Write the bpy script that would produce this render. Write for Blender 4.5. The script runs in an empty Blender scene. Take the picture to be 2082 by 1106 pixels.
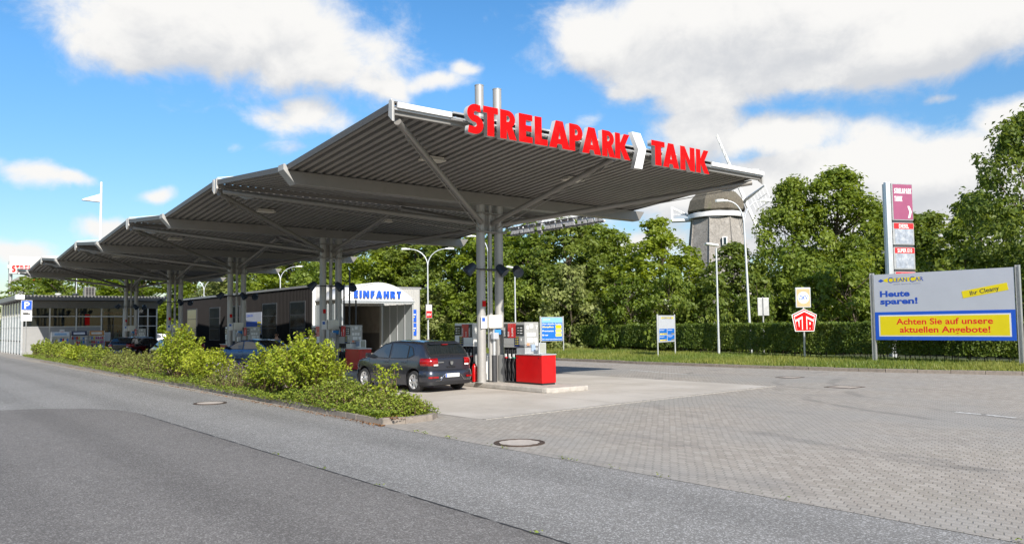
import bpy, bmesh, math, random
import numpy as np
from mathutils import Vector, Matrix
R=math.radians
sc=bpy.context.scene; COL=sc.collection
# ------------------------------------------------------------------ camera
cam=bpy.data.cameras.new('camera'); cam.sensor_width=36; cam.lens=1619.37/2082*36; cam.shift_y=0.00506
cam.clip_start=.1; cam.clip_end=3000
camo=bpy.data.objects.new('camera',cam); COL.objects.link(camo)
yaw,pitch,roll=R(-38.705),R(3.456),R(-.682)
fw=Vector((math.cos(pitch)*math.cos(yaw),math.cos(pitch)*math.sin(yaw),math.sin(pitch)))
rt=fw.cross(Vector((0,0,1))).normalized(); up=rt.cross(fw)
r2=rt*math.cos(roll)+up*math.sin(roll); u2=-rt*math.sin(roll)+up*math.cos(roll)
camo.matrix_world=Matrix(((r2.x,u2.x,-fw.x,0),(r2.y,u2.y,-fw.y,0),(r2.z,u2.z,-fw.z,1.947),(0,0,0,1)))
sc.camera=camo
# ------------------------------------------------------------------ light
EXPOSURE=0.68; SUNV=Vector((-10,3.3,6.7)).normalized()
sc.view_settings.view_transform='Standard'; sc.view_settings.look='None'; sc.view_settings.gamma=1
sc.view_settings.exposure=EXPOSURE
sl=bpy.data.lights.new('sun','SUN'); sl.energy=4.6; sl.angle=R(.53); sl.color=(1,.94,.85)
so=bpy.data.objects.new('sun',sl); COL.objects.link(so); so.rotation_euler=SUNV.to_track_quat('Z','Y').to_euler()
so.location=(-40,20,40)
W=bpy.data.worlds.new('World'); sc.world=W; W.use_nodes=True
nt=W.node_tree; nt.nodes.clear(); N=nt.nodes; L=nt.links
def lk(a,b): L.new(a,b)
def M(op,a,b=None,c=None,clamp=False):
    n=N.new('ShaderNodeMath'); n.operation=op; n.use_clamp=clamp
    for i,v in enumerate((a,b,c)):
        if v is None: continue
        if isinstance(v,(int,float)): n.inputs[i].default_value=v
        else: lk(v,n.inputs[i])
    return n.outputs[0]
sky=N.new('ShaderNodeTexSky'); sky.sky_type='NISHITA'; sky.sun_disc=False
sky.sun_elevation=math.asin(SUNV.z); sky.sun_rotation=math.atan2(SUNV.x,SUNV.y)
sky.air_density=1.0; sky.dust_density=.4; sky.ozone_density=2.2
tc=N.new('ShaderNodeTexCoord')
CLOUDS=[(-17.5,20.2,9.3,3.5,1.1),(-11.8,18.3,3.2,2.2,.8),(-24.7,18.7,6.6,2.4,.9),(-28.9,17.3,3.6,.9,.7),(-32.5,17.2,3,.7,.75),(-35.2,17.9,1.3,.6,.75),(-24.1,14.6,2.9,1.3,.85),(-23.1,12.6,2,.7,.45),
(-55.1,20.4,11.7,3.6,1.2),(-44.6,19.6,3.0,1.7,.85),(-67.3,18.4,7.7,2.9,1.1),(-59.8,16.4,6.6,1.7,.9),(-52.9,15.5,3.6,1.8,.8),(-52.5,13.0,3.5,2.0,.95),(-57.1,12.3,4.5,1.3,.9),(-66.5,9.6,7.9,1.9,1.1),(-72.3,11.8,2.7,1.5,.8),(-51.4,9.0,7.5,2.0,.9),(-61.6,7,8.9,2.5,1.1),(-45.9,11.3,1.9,.9,.5),(-42.6,7.4,5.3,1.4,.6),(-7,9.8,2.3,1,.85),(-9.4,9.8,1.3,.6,.75),(-14.3,8.9,1.1,.6,.85),(-12,6.7,2.3,.9,.85),(-6.9,5,2.3,.9,.85),(-67.5,13.6,1.4,.35,.45),(-48,5.5,6,1.2,.6),(-58,9.8,5,1.3,.75),(-71,8,4,2,.9),(-57,4.5,9,1.2,.7),(-70,4.5,8,1.4,.8),(-4.5,8.2,1.5,.5,.6),(-9,3.6,3,.8,.6),(-40.5,14.2,1.2,.5,.45),
(-49,16.8,4,1.2,.7),(-63,12,5,1.2,.6),(-44,14.8,2,.7,.5),(-19.5,12.4,1.5,.5,.4),(-90,24,16,7,1),(-110,14,14,5,1),(20,18,12,5,1),(45,12,12,5,1),(80,28,18,8,1),(130,20,20,8,1),(180,30,20,9,.9),(-150,22,18,8,1),(-40,42,16,7,.9),(10,48,16,8,.9)]
def density(off):
    """cloud density in direction space, looked up a little higher when off>0"""
    va=N.new('ShaderNodeVectorMath'); va.operation='ADD'; lk(tc.outputs['Generated'],va.inputs[0]); va.inputs[1].default_value=(-.35*off,.2*off,off)
    nv=N.new('ShaderNodeVectorMath'); nv.operation='NORMALIZE'; lk(va.outputs[0],nv.inputs[0])
    wn=N.new('ShaderNodeTexNoise'); wn.inputs['Scale'].default_value=7; wn.inputs['Detail'].default_value=3
    lk(nv.outputs[0],wn.inputs['Vector'])
    ws=N.new('ShaderNodeVectorMath'); ws.operation='SUBTRACT'; lk(wn.outputs['Color'],ws.inputs[0]); ws.inputs[1].default_value=(.5,.5,.5)
    wm=N.new('ShaderNodeVectorMath'); wm.operation='SCALE'; lk(ws.outputs[0],wm.inputs[0]); wm.inputs['Scale'].default_value=.07
    wa=N.new('ShaderNodeVectorMath'); wa.operation='ADD'; lk(nv.outputs[0],wa.inputs[0]); lk(wm.outputs[0],wa.inputs[1])
    sp=N.new('ShaderNodeSeparateXYZ'); lk(wa.outputs[0],sp.inputs[0])
    az=M('MULTIPLY',M('ARCTAN2',sp.outputs[1],sp.outputs[0]),57.2958)
    el=M('MULTIPLY',M('ARCSINE',sp.outputs[2]),57.2958)
    tot=None
    for a,e,sa,se,k in CLOUDS:
        da=M('DIVIDE',M('SUBTRACT',az,a),sa); de=M('DIVIDE',M('SUBTRACT',el,e),se)
        q=M('ADD',M('POWER',M('ABSOLUTE',da),2.0),M('POWER',M('ABSOLUTE',de),2.0))
        g=M('MULTIPLY',M('EXPONENT',M('MULTIPLY',q,-.8)),k)
        tot=g if tot is None else M('MAXIMUM',tot,M('MULTIPLY_ADD',M('MINIMUM',tot,g),.25,M('MAXIMUM',tot,g)))
    n1=N.new('ShaderNodeTexNoise'); n1.inputs['Scale'].default_value=13; n1.inputs['Detail'].default_value=10; n1.inputs['Roughness'].default_value=.63; n1.inputs['Distortion'].default_value=.25
    mp=N.new('ShaderNodeMapping'); mp.inputs['Scale'].default_value=(1,1,1.35); lk(nv.outputs[0],mp.inputs[0]); lk(mp.outputs[0],n1.inputs['Vector'])
    return M('ADD',tot,M('MULTIPLY',M('SUBTRACT',n1.outputs[0],.5),1.2))
def smooth(v,a,b):
    n=N.new('ShaderNodeMapRange'); n.interpolation_type='SMOOTHSTEP'; n.inputs[1].default_value=a; n.inputs[2].default_value=b; lk(v,n.inputs[0]); return n.outputs[0]
d0=density(0); d1=density(.035)
mask=smooth(d0,.24,.78)
lit=M('SUBTRACT',d0,d1)                       # >0 where less cloud lies towards the sun
shade=smooth(M('SUBTRACT',M('MULTIPLY',d1,.62),M('MULTIPLY',lit,1.1)),.0,1.3)
cc=N.new('ShaderNodeMix'); cc.data_type='RGBA'; lk(shade,cc.inputs[0])
CL=8.0
cc.inputs[6].default_value=(CL,CL*.99,CL*.97,1); cc.inputs[7].default_value=(CL*.70,CL*.72,CL*.755,1)
hs=N.new('ShaderNodeHueSaturation'); hs.inputs['Saturation'].default_value=1.3; hs.inputs['Value'].default_value=1.5; lk(sky.outputs[0],hs.inputs['Color'])
sz_=N.new('ShaderNodeSeparateXYZ'); lk(tc.outputs['Generated'],sz_.inputs[0])
dim=N.new('ShaderNodeMapRange'); dim.inputs[1].default_value=0; dim.inputs[2].default_value=.30; dim.inputs[3].default_value=.60; dim.inputs[4].default_value=1; lk(sz_.outputs[2],dim.inputs[0])
lk(M('MULTIPLY',dim.outputs[0],1.5),hs.inputs['Value'])
mx=N.new('ShaderNodeMix'); mx.data_type='RGBA'; lk(mask,mx.inputs[0]); lk(hs.outputs[0],mx.inputs[6]); lk(cc.outputs[2],mx.inputs[7])
bg=N.new('ShaderNodeBackground'); bg.inputs[1].default_value=.075; lk(mx.outputs[2],bg.inputs[0])
wo=N.new('ShaderNodeOutputWorld'); lk(bg.outputs[0],wo.inputs[0])
try: W.cycles.sampling_method='MANUAL'; W.cycles.sample_map_resolution=512
except Exception: pass
# ------------------------------------------------------------------ materials
MATS={}
def mat(name,col,rough=.6,metal=0,var=.12,vs=3.0,bump=0,bs=40,spec=.5,coat=0,emit=None,estr=1,stain=None):
    """procedural principled material with noise variation of its own colour"""
    if name in MATS: return MATS[name]
    m=bpy.data.materials.new(name); m.use_nodes=True; t=m.node_tree; n=t.nodes; l=t.links
    b=n['Principled BSDF']; MATS[name]=m
    b.inputs['Roughness'].default_value=rough; b.inputs['Metallic'].default_value=metal
    b.inputs['Specular IOR Level'].default_value=spec
    if coat: b.inputs['Coat Weight'].default_value=coat; b.inputs['Coat Roughness'].default_value=.04
    tcn=n.new('ShaderNodeTexCoord')
    nz=n.new('ShaderNodeTexNoise'); nz.inputs['Scale'].default_value=vs; nz.inputs['Detail'].default_value=6; nz.inputs['Roughness'].default_value=.65
    l.new(tcn.outputs['Object'],nz.inputs['Vector'])
    mr=n.new('ShaderNodeMapRange'); mr.inputs[1].default_value=.25; mr.inputs[2].default_value=.75; mr.inputs[3].default_value=1-var; mr.inputs[4].default_value=1+var
    l.new(nz.outputs[0],mr.inputs[0])
    mu=n.new('ShaderNodeMix'); mu.data_type='RGBA'; mu.blend_type='MULTIPLY'; mu.inputs[0].default_value=1
    mu.inputs[6].default_value=(*col,1); cb=n.new('ShaderNodeCombineColor')
    for i in range(3): l.new(mr.outputs[0],cb.inputs[i])
    l.new(cb.outputs[0],mu.inputs[7]); out=mu.outputs[2]
    if stain:
        n2=n.new('ShaderNodeTexNoise'); n2.inputs['Scale'].default_value=stain[1]; n2.inputs['Detail'].default_value=7; n2.inputs['Roughness'].default_value=.7
        l.new(tcn.outputs['Object'],n2.inputs['Vector'])
        m2=n.new('ShaderNodeMapRange'); m2.interpolation_type='SMOOTHSTEP'; m2.inputs[1].default_value=stain[2]; m2.inputs[2].default_value=stain[2]+.2; m2.inputs[4].default_value=stain[3]
        l.new(n2.outputs[0],m2.inputs[0])
        s2=n.new('ShaderNodeMix'); s2.data_type='RGBA'; l.new(m2.outputs[0],s2.inputs[0]); l.new(out,s2.inputs[6]); s2.inputs[7].default_value=(*stain[0],1); out=s2.outputs[2]
    l.new(out,b.inputs['Base Color'])
    rr=n.new('ShaderNodeMapRange'); rr.inputs[3].default_value=max(0.02,rough-.08); rr.inputs[4].default_value=min(1,rough+.1); l.new(nz.outputs[0],rr.inputs[0]); l.new(rr.outputs[0],b.inputs['Roughness'])
    if bump:
        bz=n.new('ShaderNodeTexNoise'); bz.inputs['Scale'].default_value=bs; bz.inputs['Detail'].default_value=4; l.new(tcn.outputs['Object'],bz.inputs['Vector'])
        bp=n.new('ShaderNodeBump'); bp.inputs['Strength'].default_value=bump; bp.inputs['Distance'].default_value=.02; l.new(bz.outputs[0],bp.inputs['Height']); l.new(bp.outputs[0],b.inputs['Normal'])
    if emit: b.inputs['Emission Color'].default_value=(*emit,1); b.inputs['Emission Strength'].default_value=estr
    return m
def glass(name,tint,trans,rough=.03):
    if name in MATS: return MATS[name]
    m=bpy.data.materials.new(name); m.use_nodes=True; t=m.node_tree; n=t.nodes; l=t.links; MATS[name]=m
    b=n['Principled BSDF']; b.inputs['Base Color'].default_value=(*tint,1); b.inputs['Roughness'].default_value=rough; b.inputs['Specular IOR Level'].default_value=.8
    tr=n.new('ShaderNodeBsdfTransparent'); tr.inputs[0].default_value=(.75,.82,.82,1)
    x=n.new('ShaderNodeMixShader'); x.inputs[0].default_value=trans; l.new(b.outputs[0],x.inputs[1]); l.new(tr.outputs[0],x.inputs[2]); l.new(x.outputs[0],n['Material Output'].inputs[0]); return m
def leafmat(name,c1,c2,trans=.3,rough=.5):
    if name in MATS: return MATS[name]
    m=bpy.data.materials.new(name); m.use_nodes=True; t=m.node_tree; n=t.nodes; l=t.links; MATS[name]=m
    b=n['Principled BSDF']; b.inputs['Roughness'].default_value=rough; b.inputs['Specular IOR Level'].default_value=.35
    at=n.new('ShaderNodeAttribute'); at.attribute_name='tint'
    oi=n.new('ShaderNodeObjectInfo')
    ad=n.new('ShaderNodeMath'); ad.operation='MULTIPLY_ADD'; l.new(oi.outputs['Random'],ad.inputs[0]); ad.inputs[1].default_value=.3; l.new(at.outputs['Fac'],ad.inputs[2])
    sb=n.new('ShaderNodeMath'); sb.operation='SUBTRACT'; sb.use_clamp=True; l.new(ad.outputs[0],sb.inputs[0]); sb.inputs[1].default_value=.15
    mi=n.new('ShaderNodeMix'); mi.data_type='RGBA'; l.new(sb.outputs[0],mi.inputs[0]); mi.inputs[6].default_value=(*c1,1); mi.inputs[7].default_value=(*c2,1)
    l.new(mi.outputs[2],b.inputs['Base Color'])
    tr=n.new('ShaderNodeBsdfTranslucent'); hu=n.new('ShaderNodeHueSaturation'); hu.inputs['Hue'].default_value=.485; hu.inputs['Saturation'].default_value=1.1; hu.inputs['Value'].default_value=1.5; l.new(mi.outputs[2],hu.inputs['Color']); l.new(hu.outputs[0],tr.inputs[0])
    x=n.new('ShaderNodeMixShader'); x.inputs[0].default_value=trans; l.new(b.outputs[0],x.inputs[1]); l.new(tr.outputs[0],x.inputs[2]); l.new(x.outputs[0],n['Material Output'].inputs[0]); return m
# ------------------------------------------------------------------ object helpers
def tag(o,label=None,cat=None,group=None,kind=None):
    if label: o['label']=label
    if cat: o['category']=cat
    if group: o['group']=group
    if kind: o['kind']=kind
    return o
def thing(name,label,cat,loc=(0,0,0),rz=0,group=None):
    o=bpy.data.objects.new(name,None); COL.objects.link(o); o.location=loc; o.rotation_euler=(0,0,rz); o.empty_display_size=.2
    return tag(o,label,cat,group)
def link(name,me,parent=None):
    o=bpy.data.objects.new(name,me); COL.objects.link(o); o.parent=parent; return o
def copy_tree(o,parent=None):
    c=o.copy(); COL.objects.link(c); c.parent=parent
    for ch in list(o.children): copy_tree(ch,c)
    return c
class MB:
    FX=1
    def __init__(s): s.v=[]; s.f=[]; s.mi=[]; s.m=0
    def add(s,vs,fs):
        b=len(s.v); s.v+= [tuple(v) for v in vs]; s.f+=[tuple(i+b for i in f) for f in fs]; s.mi+=[s.m]*len(fs); return s
    def box(s,x0,x1,y0,y1,z0,z1,mt=None):
        if x0>x1: x0,x1=x1,x0
        if y0>y1: y0,y1=y1,y0
        if z0>z1: z0,z1=z1,z0
        vs=[(x0,y0,z0),(x1,y0,z0),(x1,y1,z0),(x0,y1,z0),(x0,y0,z1),(x1,y0,z1),(x1,y1,z1),(x0,y1,z1)]
        if mt is not None: vs=[tuple(mt@Vector(v)) for v in vs]
        return s.add(vs,[(0,3,2,1),(4,5,6,7),(0,1,5,4),(1,2,6,5),(2,3,7,6),(3,0,4,7)])
    def tube(s,p0,p1,r,r1=None,n=12,cap=True):
        p0=Vector(p0);p1=Vector(p1); r1=r if r1 is None else r1
        d=(p1-p0).normalized(); a=d.cross(Vector((0,0,1)) if abs(d.z)<.9 else Vector((1,0,0))).normalized(); b=d.cross(a)
        vs=[]
        for p,rr in((p0,r),(p1,r1)):
            for i in range(n):
                t=2*math.pi*i/n; vs.append(p+(a*math.cos(t)+b*math.sin(t))*rr)
        fs=[(i,i+n,(i+1)%n+n,(i+1)%n) for i in range(n)]
        if cap: fs+=[tuple(range(n)),tuple(range(2*n-1,n-1,-1))]
        return s.add(vs,fs)
    def path(s,pts,r,n=8):
        for i,(a,b) in enumerate(zip(pts,pts[1:])):
            ra=r[i] if isinstance(r,(list,tuple)) else r; rb=r[i+1] if isinstance(r,(list,tuple)) else r
            s.tube(a,b,ra,rb,n)
        return s
    def lathe(s,prof,n=24,mt=None):
        vs=[]
        for r,z in prof:
            for i in range(n):
                t=2*math.pi*i/n; vs.append(Vector((r*math.cos(t),r*math.sin(t),z)))
        if mt is not None: vs=[mt@v for v in vs]
        fs=[]
        for k in range(len(prof)-1):
            for i in range(n):
                j=(i+1)%n; fs.append((k*n+i,k*n+j,(k+1)*n+j,(k+1)*n+i))
        return s.add(vs,fs)
    def poly(s,pts):
        return s.add(pts,[tuple(range(len(pts)))])
    def prism(s,pts,vec):
        n=len(pts); v=Vector(vec); a=[Vector(p) for p in pts]
        vs=a+[p+v for p in a]
        return s.add(vs,[tuple(range(n-1,-1,-1)),tuple(range(n,2*n))]+[(i,(i+1)%n,(i+1)%n+n,i+n) for i in range(n)])
    def grid(s,rows,close=False):
        n=len(rows[0]); vs=[p for r in rows for p in r]; fs=[]
        for i in range(len(rows)-1):
            for j in range(n-1): fs.append((i*n+j,i*n+j+1,(i+1)*n+j+1,(i+1)*n+j))
        return s.add(vs,fs)
    def build(s,name,m,parent=None,bevel=0,smooth=None,fix=True):
        
        if MB.FX<0: s.v=[(-a,b,c) for a,b,c in s.v]
        me=bpy.data.meshes.new(name); me.from_pydata(s.v,[],s.f)
        ms=m if isinstance(m,(list,tuple)) else [m]
        for x in ms: me.materials.append(x)
        if len(ms)>1: me.polygons.foreach_set('material_index',s.mi)
        if fix:
            bm=bmesh.new(); bm.from_mesh(me); bmesh.ops.recalc_face_normals(bm,faces=bm.faces); bm.to_mesh(me); bm.free()
        if smooth is not None:
            me.polygons.foreach_set('use_smooth',[True]*len(me.polygons)); me.set_sharp_from_angle(angle=R(smooth))
        me.update(); o=link(name,me,parent)
        if bevel:
            bv=o.modifiers.new('bevel','BEVEL'); bv.width=bevel; bv.segments=2; bv.limit_method='ANGLE'; bv.angle_limit=R(40)
        return o
def frame(origin,right,upv):
    r=Vector(right).normalized(); u=Vector(upv).normalized(); n=r.cross(u); o=Vector(origin)
    return Matrix(((r.x,u.x,n.x,o.x),(r.y,u.y,n.y,o.y),(r.z,u.z,n.z,o.z),(0,0,0,1)))
def curve_mesh(cu,name):
    o=bpy.data.objects.new('tmp',cu); COL.objects.link(o); bpy.context.view_layer.update()
    me=bpy.data.meshes.new_from_object(o.evaluated_get(bpy.context.evaluated_depsgraph_get())); me.name=name
    bpy.data.objects.remove(o); bpy.data.curves.remove(cu); return me
def text(s,mt,size,m,parent,bold=.0,extr=.004,align='LEFT',shear=0,width=None,name='lettering',spacing=1):
    cu=bpy.data.curves.new('t','FONT'); cu.body=s; cu.size=size; cu.offset=bold*size; cu.extrude=extr; cu.align_x=align; cu.shear=shear; cu.resolution_u=3; cu.space_character=spacing
    me=curve_mesh(cu,name)
    if width and len(me.vertices):
        xs=[v.co.x for v in me.vertices]; k=width/(max(xs)-min(xs)); x0=min(xs) if align=='LEFT' else (0)
        for v in me.vertices: v.co.x=(v.co.x-x0)*k
    me.transform(mt); me.materials.clear(); me.materials.append(m)
    return link(name,me,parent)
def arc(cx,cy,r,a0,a1,n=10,ry=None):
    ry=r if ry is None else ry
    return [(cx+r*math.cos(R(a0+(a1-a0)*i/n)),cy+ry*math.sin(R(a0+(a1-a0)*i/n))) for i in range(n+1)]
def band(pts,w):
    out=[];inn=[]
    for i,p in enumerate(pts):
        a=pts[max(0,i-1)]; b=pts[min(len(pts)-1,i+1)]; d=math.hypot(b[0]-a[0],b[1]-a[1]); nx,ny=-(b[1]-a[1])/d,(b[0]-a[0])/d
        out.append((p[0]+nx*w/2,p[1]+ny*w/2)); inn.append((p[0]-nx*w/2,p[1]-ny*w/2))
    return out+inn[::-1]
Sc=[(.47,.865)]+arc(.30,.69,.19,62,262,14,.19)+arc(.25,.31,.20,78,-95,14,.20)+[(.03,.135)]
GL={'S':(.50,[band(Sc,.24)]),
'T':(.52,[[(0,1),(.52,1),(.52,.78),(.38,.78),(.38,0),(.14,0),(.14,.78),(0,.78)]]),
'R':(.62,[[(0,0),(0,1),(.28,1)]+arc(.28,.70,.29,90,-55,12,.30)+[(.62,0),(.34,0),(.24,.34),(.24,0)],[(.24,.60),(.28,.60)]+arc(.28,.705,.08,-90,90,8,.105)+[(.24,.81)]]),
'P':(.57,[[(0,0),(0,1),(.28,1)]+arc(.28,.69,.29,90,-90,14,.31)+[(.24,.38),(.24,0)],[(.24,.59),(.28,.59)]+arc(.28,.70,.08,-90,90,8,.11)+[(.24,.81)]]),
'E':(.46,[[(0,0),(0,1),(.46,1),(.46,.79),(.24,.79),(.24,.61),(.43,.61),(.43,.40),(.24,.40),(.24,.21),(.46,.21),(.46,0)]]),
'F':(.46,[[(0,0),(0,1),(.46,1),(.46,.79),(.24,.79),(.24,.60),(.43,.60),(.43,.39),(.24,.39),(.24,0)]]),
'L':(.44,[[(0,0),(0,1),(.24,1),(.24,.22),(.44,.22),(.44,0)]]),
'I':(.24,[[(0,0),(0,1),(.24,1),(.24,0)]]),
'H':(.64,[[(0,0),(0,1),(.24,1),(.24,.61),(.40,.61),(.40,1),(.64,1),(.64,0),(.40,0),(.40,.39),(.24,.39),(.24,0)]]),
'A':(.74,[[(0,0),(.24,1),(.50,1),(.74,0),(.48,0),(.445,.15),(.295,.15),(.26,0)],[(.335,.34),(.405,.34),(.37,.60)]]),
'K':(.70,[[(0,0),(0,1),(.24,1),(.24,.63),(.42,1),(.69,1),(.45,.52),(.71,0),(.43,0),(.24,.40),(.24,0)]]),
'N':(.70,[[(0,0),(0,1),(.22,1),(.46,.47),(.46,1),(.70,1),(.70,0),(.48,0),(.24,.53),(.24,0)]]),
'>':(.50,[[(0,1.16),(.30,1.16),(.50,.58),(.34,-.26),(.06,-.26),(.22,.50)]])}
def glyph(ch,w,h,depth,mt,name='letter',shear=0):
    gw,spl=GL[ch]; cu=bpy.data.curves.new('g','CURVE'); cu.dimensions='2D'; cu.fill_mode='BOTH'; cu.extrude=depth/2
    for pts in spl:
        sp=cu.splines.new('POLY'); sp.points.add(len(pts)-1); sp.use_cyclic_u=True
        for p,(x,y) in zip(sp.points,pts): p.co=(x/gw*w+shear*y*h,y*h,0,1)
    me=curve_mesh(cu,name); me.transform(mt); return me
def word(s,mt,h,m,parent,track=.07,depth=.006,xs=1,shear=0,name='lettering'):
    """a word in the heavy sign face, merged into one mesh"""
    x=0; bm=bmesh.new()
    for ch in s:
        if ch==' ': x+=.3*h*xs; continue
        w=GL[ch][0]*h*xs; me=glyph(ch,w,h,depth,mt@Matrix.Translation((x,0,0)),shear=shear); bm.from_mesh(me); bpy.data.meshes.remove(me); x+=w+track*h*xs
    me=bpy.data.meshes.new(name); bm.to_mesh(me); bm.free(); me.materials.clear(); me.materials.append(m); return link(name,me,parent),x
# ------------------------------------------------------------------ ground materials
def shader(name,fn,rough=.85,bump=None):
    m=bpy.data.materials.new(name); m.use_nodes=True; t=m.node_tree; b=t.nodes['Principled BSDF']; b.inputs['Roughness'].default_value=rough; b.inputs['Specular IOR Level'].default_value=.15
    tcn=t.nodes.new('ShaderNodeTexCoord'); col,h=fn(t,tcn.outputs['Object']); t.links.new(col,b.inputs['Base Color'])
    if h is not None:
        bp=t.nodes.new('ShaderNodeBump'); bp.inputs['Strength'].default_value=bump[0]; bp.inputs['Distance'].default_value=bump[1]; t.links.new(h,bp.inputs['Height']); t.links.new(bp.outputs[0],b.inputs['Normal'])
    return m
class T:
    def __init__(s,t): s.t=t
    def m(s,op,a,b=None,c=None):
        n=s.t.nodes.new('ShaderNodeMath'); n.operation=op
        for i,v in enumerate((a,b,c)):
            if v is None: continue
            if isinstance(v,(int,float)): n.inputs[i].default_value=v
            else: s.t.links.new(v,n.inputs[i])
        return n.outputs[0]
    def noise(s,vec,sc,det=5,ro=.6):
        n=s.t.nodes.new('ShaderNodeTexNoise'); n.inputs['Scale'].default_value=sc; n.inputs['Detail'].default_value=det; n.inputs['Roughness'].default_value=ro; s.t.links.new(vec,n.inputs['Vector']); return n.outputs[0]
    def vor(s,vec,sc,out='Color'):
        n=s.t.nodes.new('ShaderNodeTexVoronoi'); n.inputs['Scale'].default_value=sc; s.t.links.new(vec,n.inputs['Vector']); return n.outputs[out]
    def rng(s,v,a,b,c,d,sm=False):
        n=s.t.nodes.new('ShaderNodeMapRange'); n.interpolation_type='SMOOTHSTEP' if sm else 'LINEAR'
        for i,x in enumerate((a,b,c,d)): n.inputs[i+1].default_value=x
        s.t.links.new(v,n.inputs[0]); return n.outputs[0]
    def mix(s,f,a,b,bt='MIX'):
        n=s.t.nodes.new('ShaderNodeMix'); n.data_type='RGBA'; n.blend_type=bt
        for i,v in ((0,f),(6,a),(7,b)):
            if isinstance(v,(int,float)): n.inputs[i].default_value=v
            elif isinstance(v,tuple): n.inputs[i].default_value=(*v,1)
            else: s.t.links.new(v,n.inputs[i])
        return n.outputs[2]
    def grey(s,v):
        n=s.t.nodes.new('ShaderNodeCombineColor')
        for i in range(3): s.t.links.new(v,n.inputs[i])
        return n.outputs[0]
    def xyz(s,v):
        n=s.t.nodes.new('ShaderNodeSeparateXYZ'); s.t.links.new(v,n.inputs[0]); return n.outputs
    def comb(s,x,y,z=0.0):
        n=s.t.nodes.new('ShaderNodeCombineXYZ')
        for i,v in enumerate((x,y,z)):
            if isinstance(v,(int,float)): n.inputs[i].default_value=v
            else: s.t.links.new(v,n.inputs[i])
        return n.outputs[0]
def asphalt(base,speck,amt,seam=False):
    def f(t,v):
        k=T(t); big=k.noise(v,.35,5); mid=k.noise(v,6,4); fine=k.m('ADD',k.m('MULTIPLY',k.noise(v,150,2,.8),.5),k.m('MULTIPLY',k.noise(v,62,3,.8),.5)); vc=k.xyz(k.vor(v,66))[0]
        c=k.mix(k.rng(vc,.62,.98,0,.8),base,speck)
        c=k.mix(1.0,c,k.grey(k.rng(fine,.32,.68,1-amt,1+amt)),'MULTIPLY')
        c=k.mix(1.0,c,k.grey(k.rng(big,.3,.7,.93,1.06)),'MULTIPLY')
        c=k.mix(1.0,c,k.grey(k.rng(mid,.3,.7,.92,1.07)),'MULTIPLY')
        # faint oil drips, tyre polish along the lanes
        px_,py_,_=k.xyz(v); lane=k.m('ABSOLUTE',k.m('SUBTRACT',k.m('FRACT',k.m('DIVIDE',k.m('ADD',py_,k.m('MULTIPLY',big,.6)),1.9)),.5)); c=k.mix(1.0,c,k.grey(k.rng(lane,.05,.32,.90,1.03,True)),'MULTIPLY')
        c=k.mix(k.rng(k.noise(v,1.7,3),.70,.80,0,.35,True),c,(.05,.05,.05))
        return c,k.m('ADD',fine,vc)
    return f
m_asph_l=shader('light_asphalt',asphalt((.198,.190,.177),(.48,.47,.45),.75),.85,(.5,.006))
m_asph_d=shader('dark_asphalt',asphalt((.146,.136,.126),(.31,.295,.275),.65),.85,(.4,.005))
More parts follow.
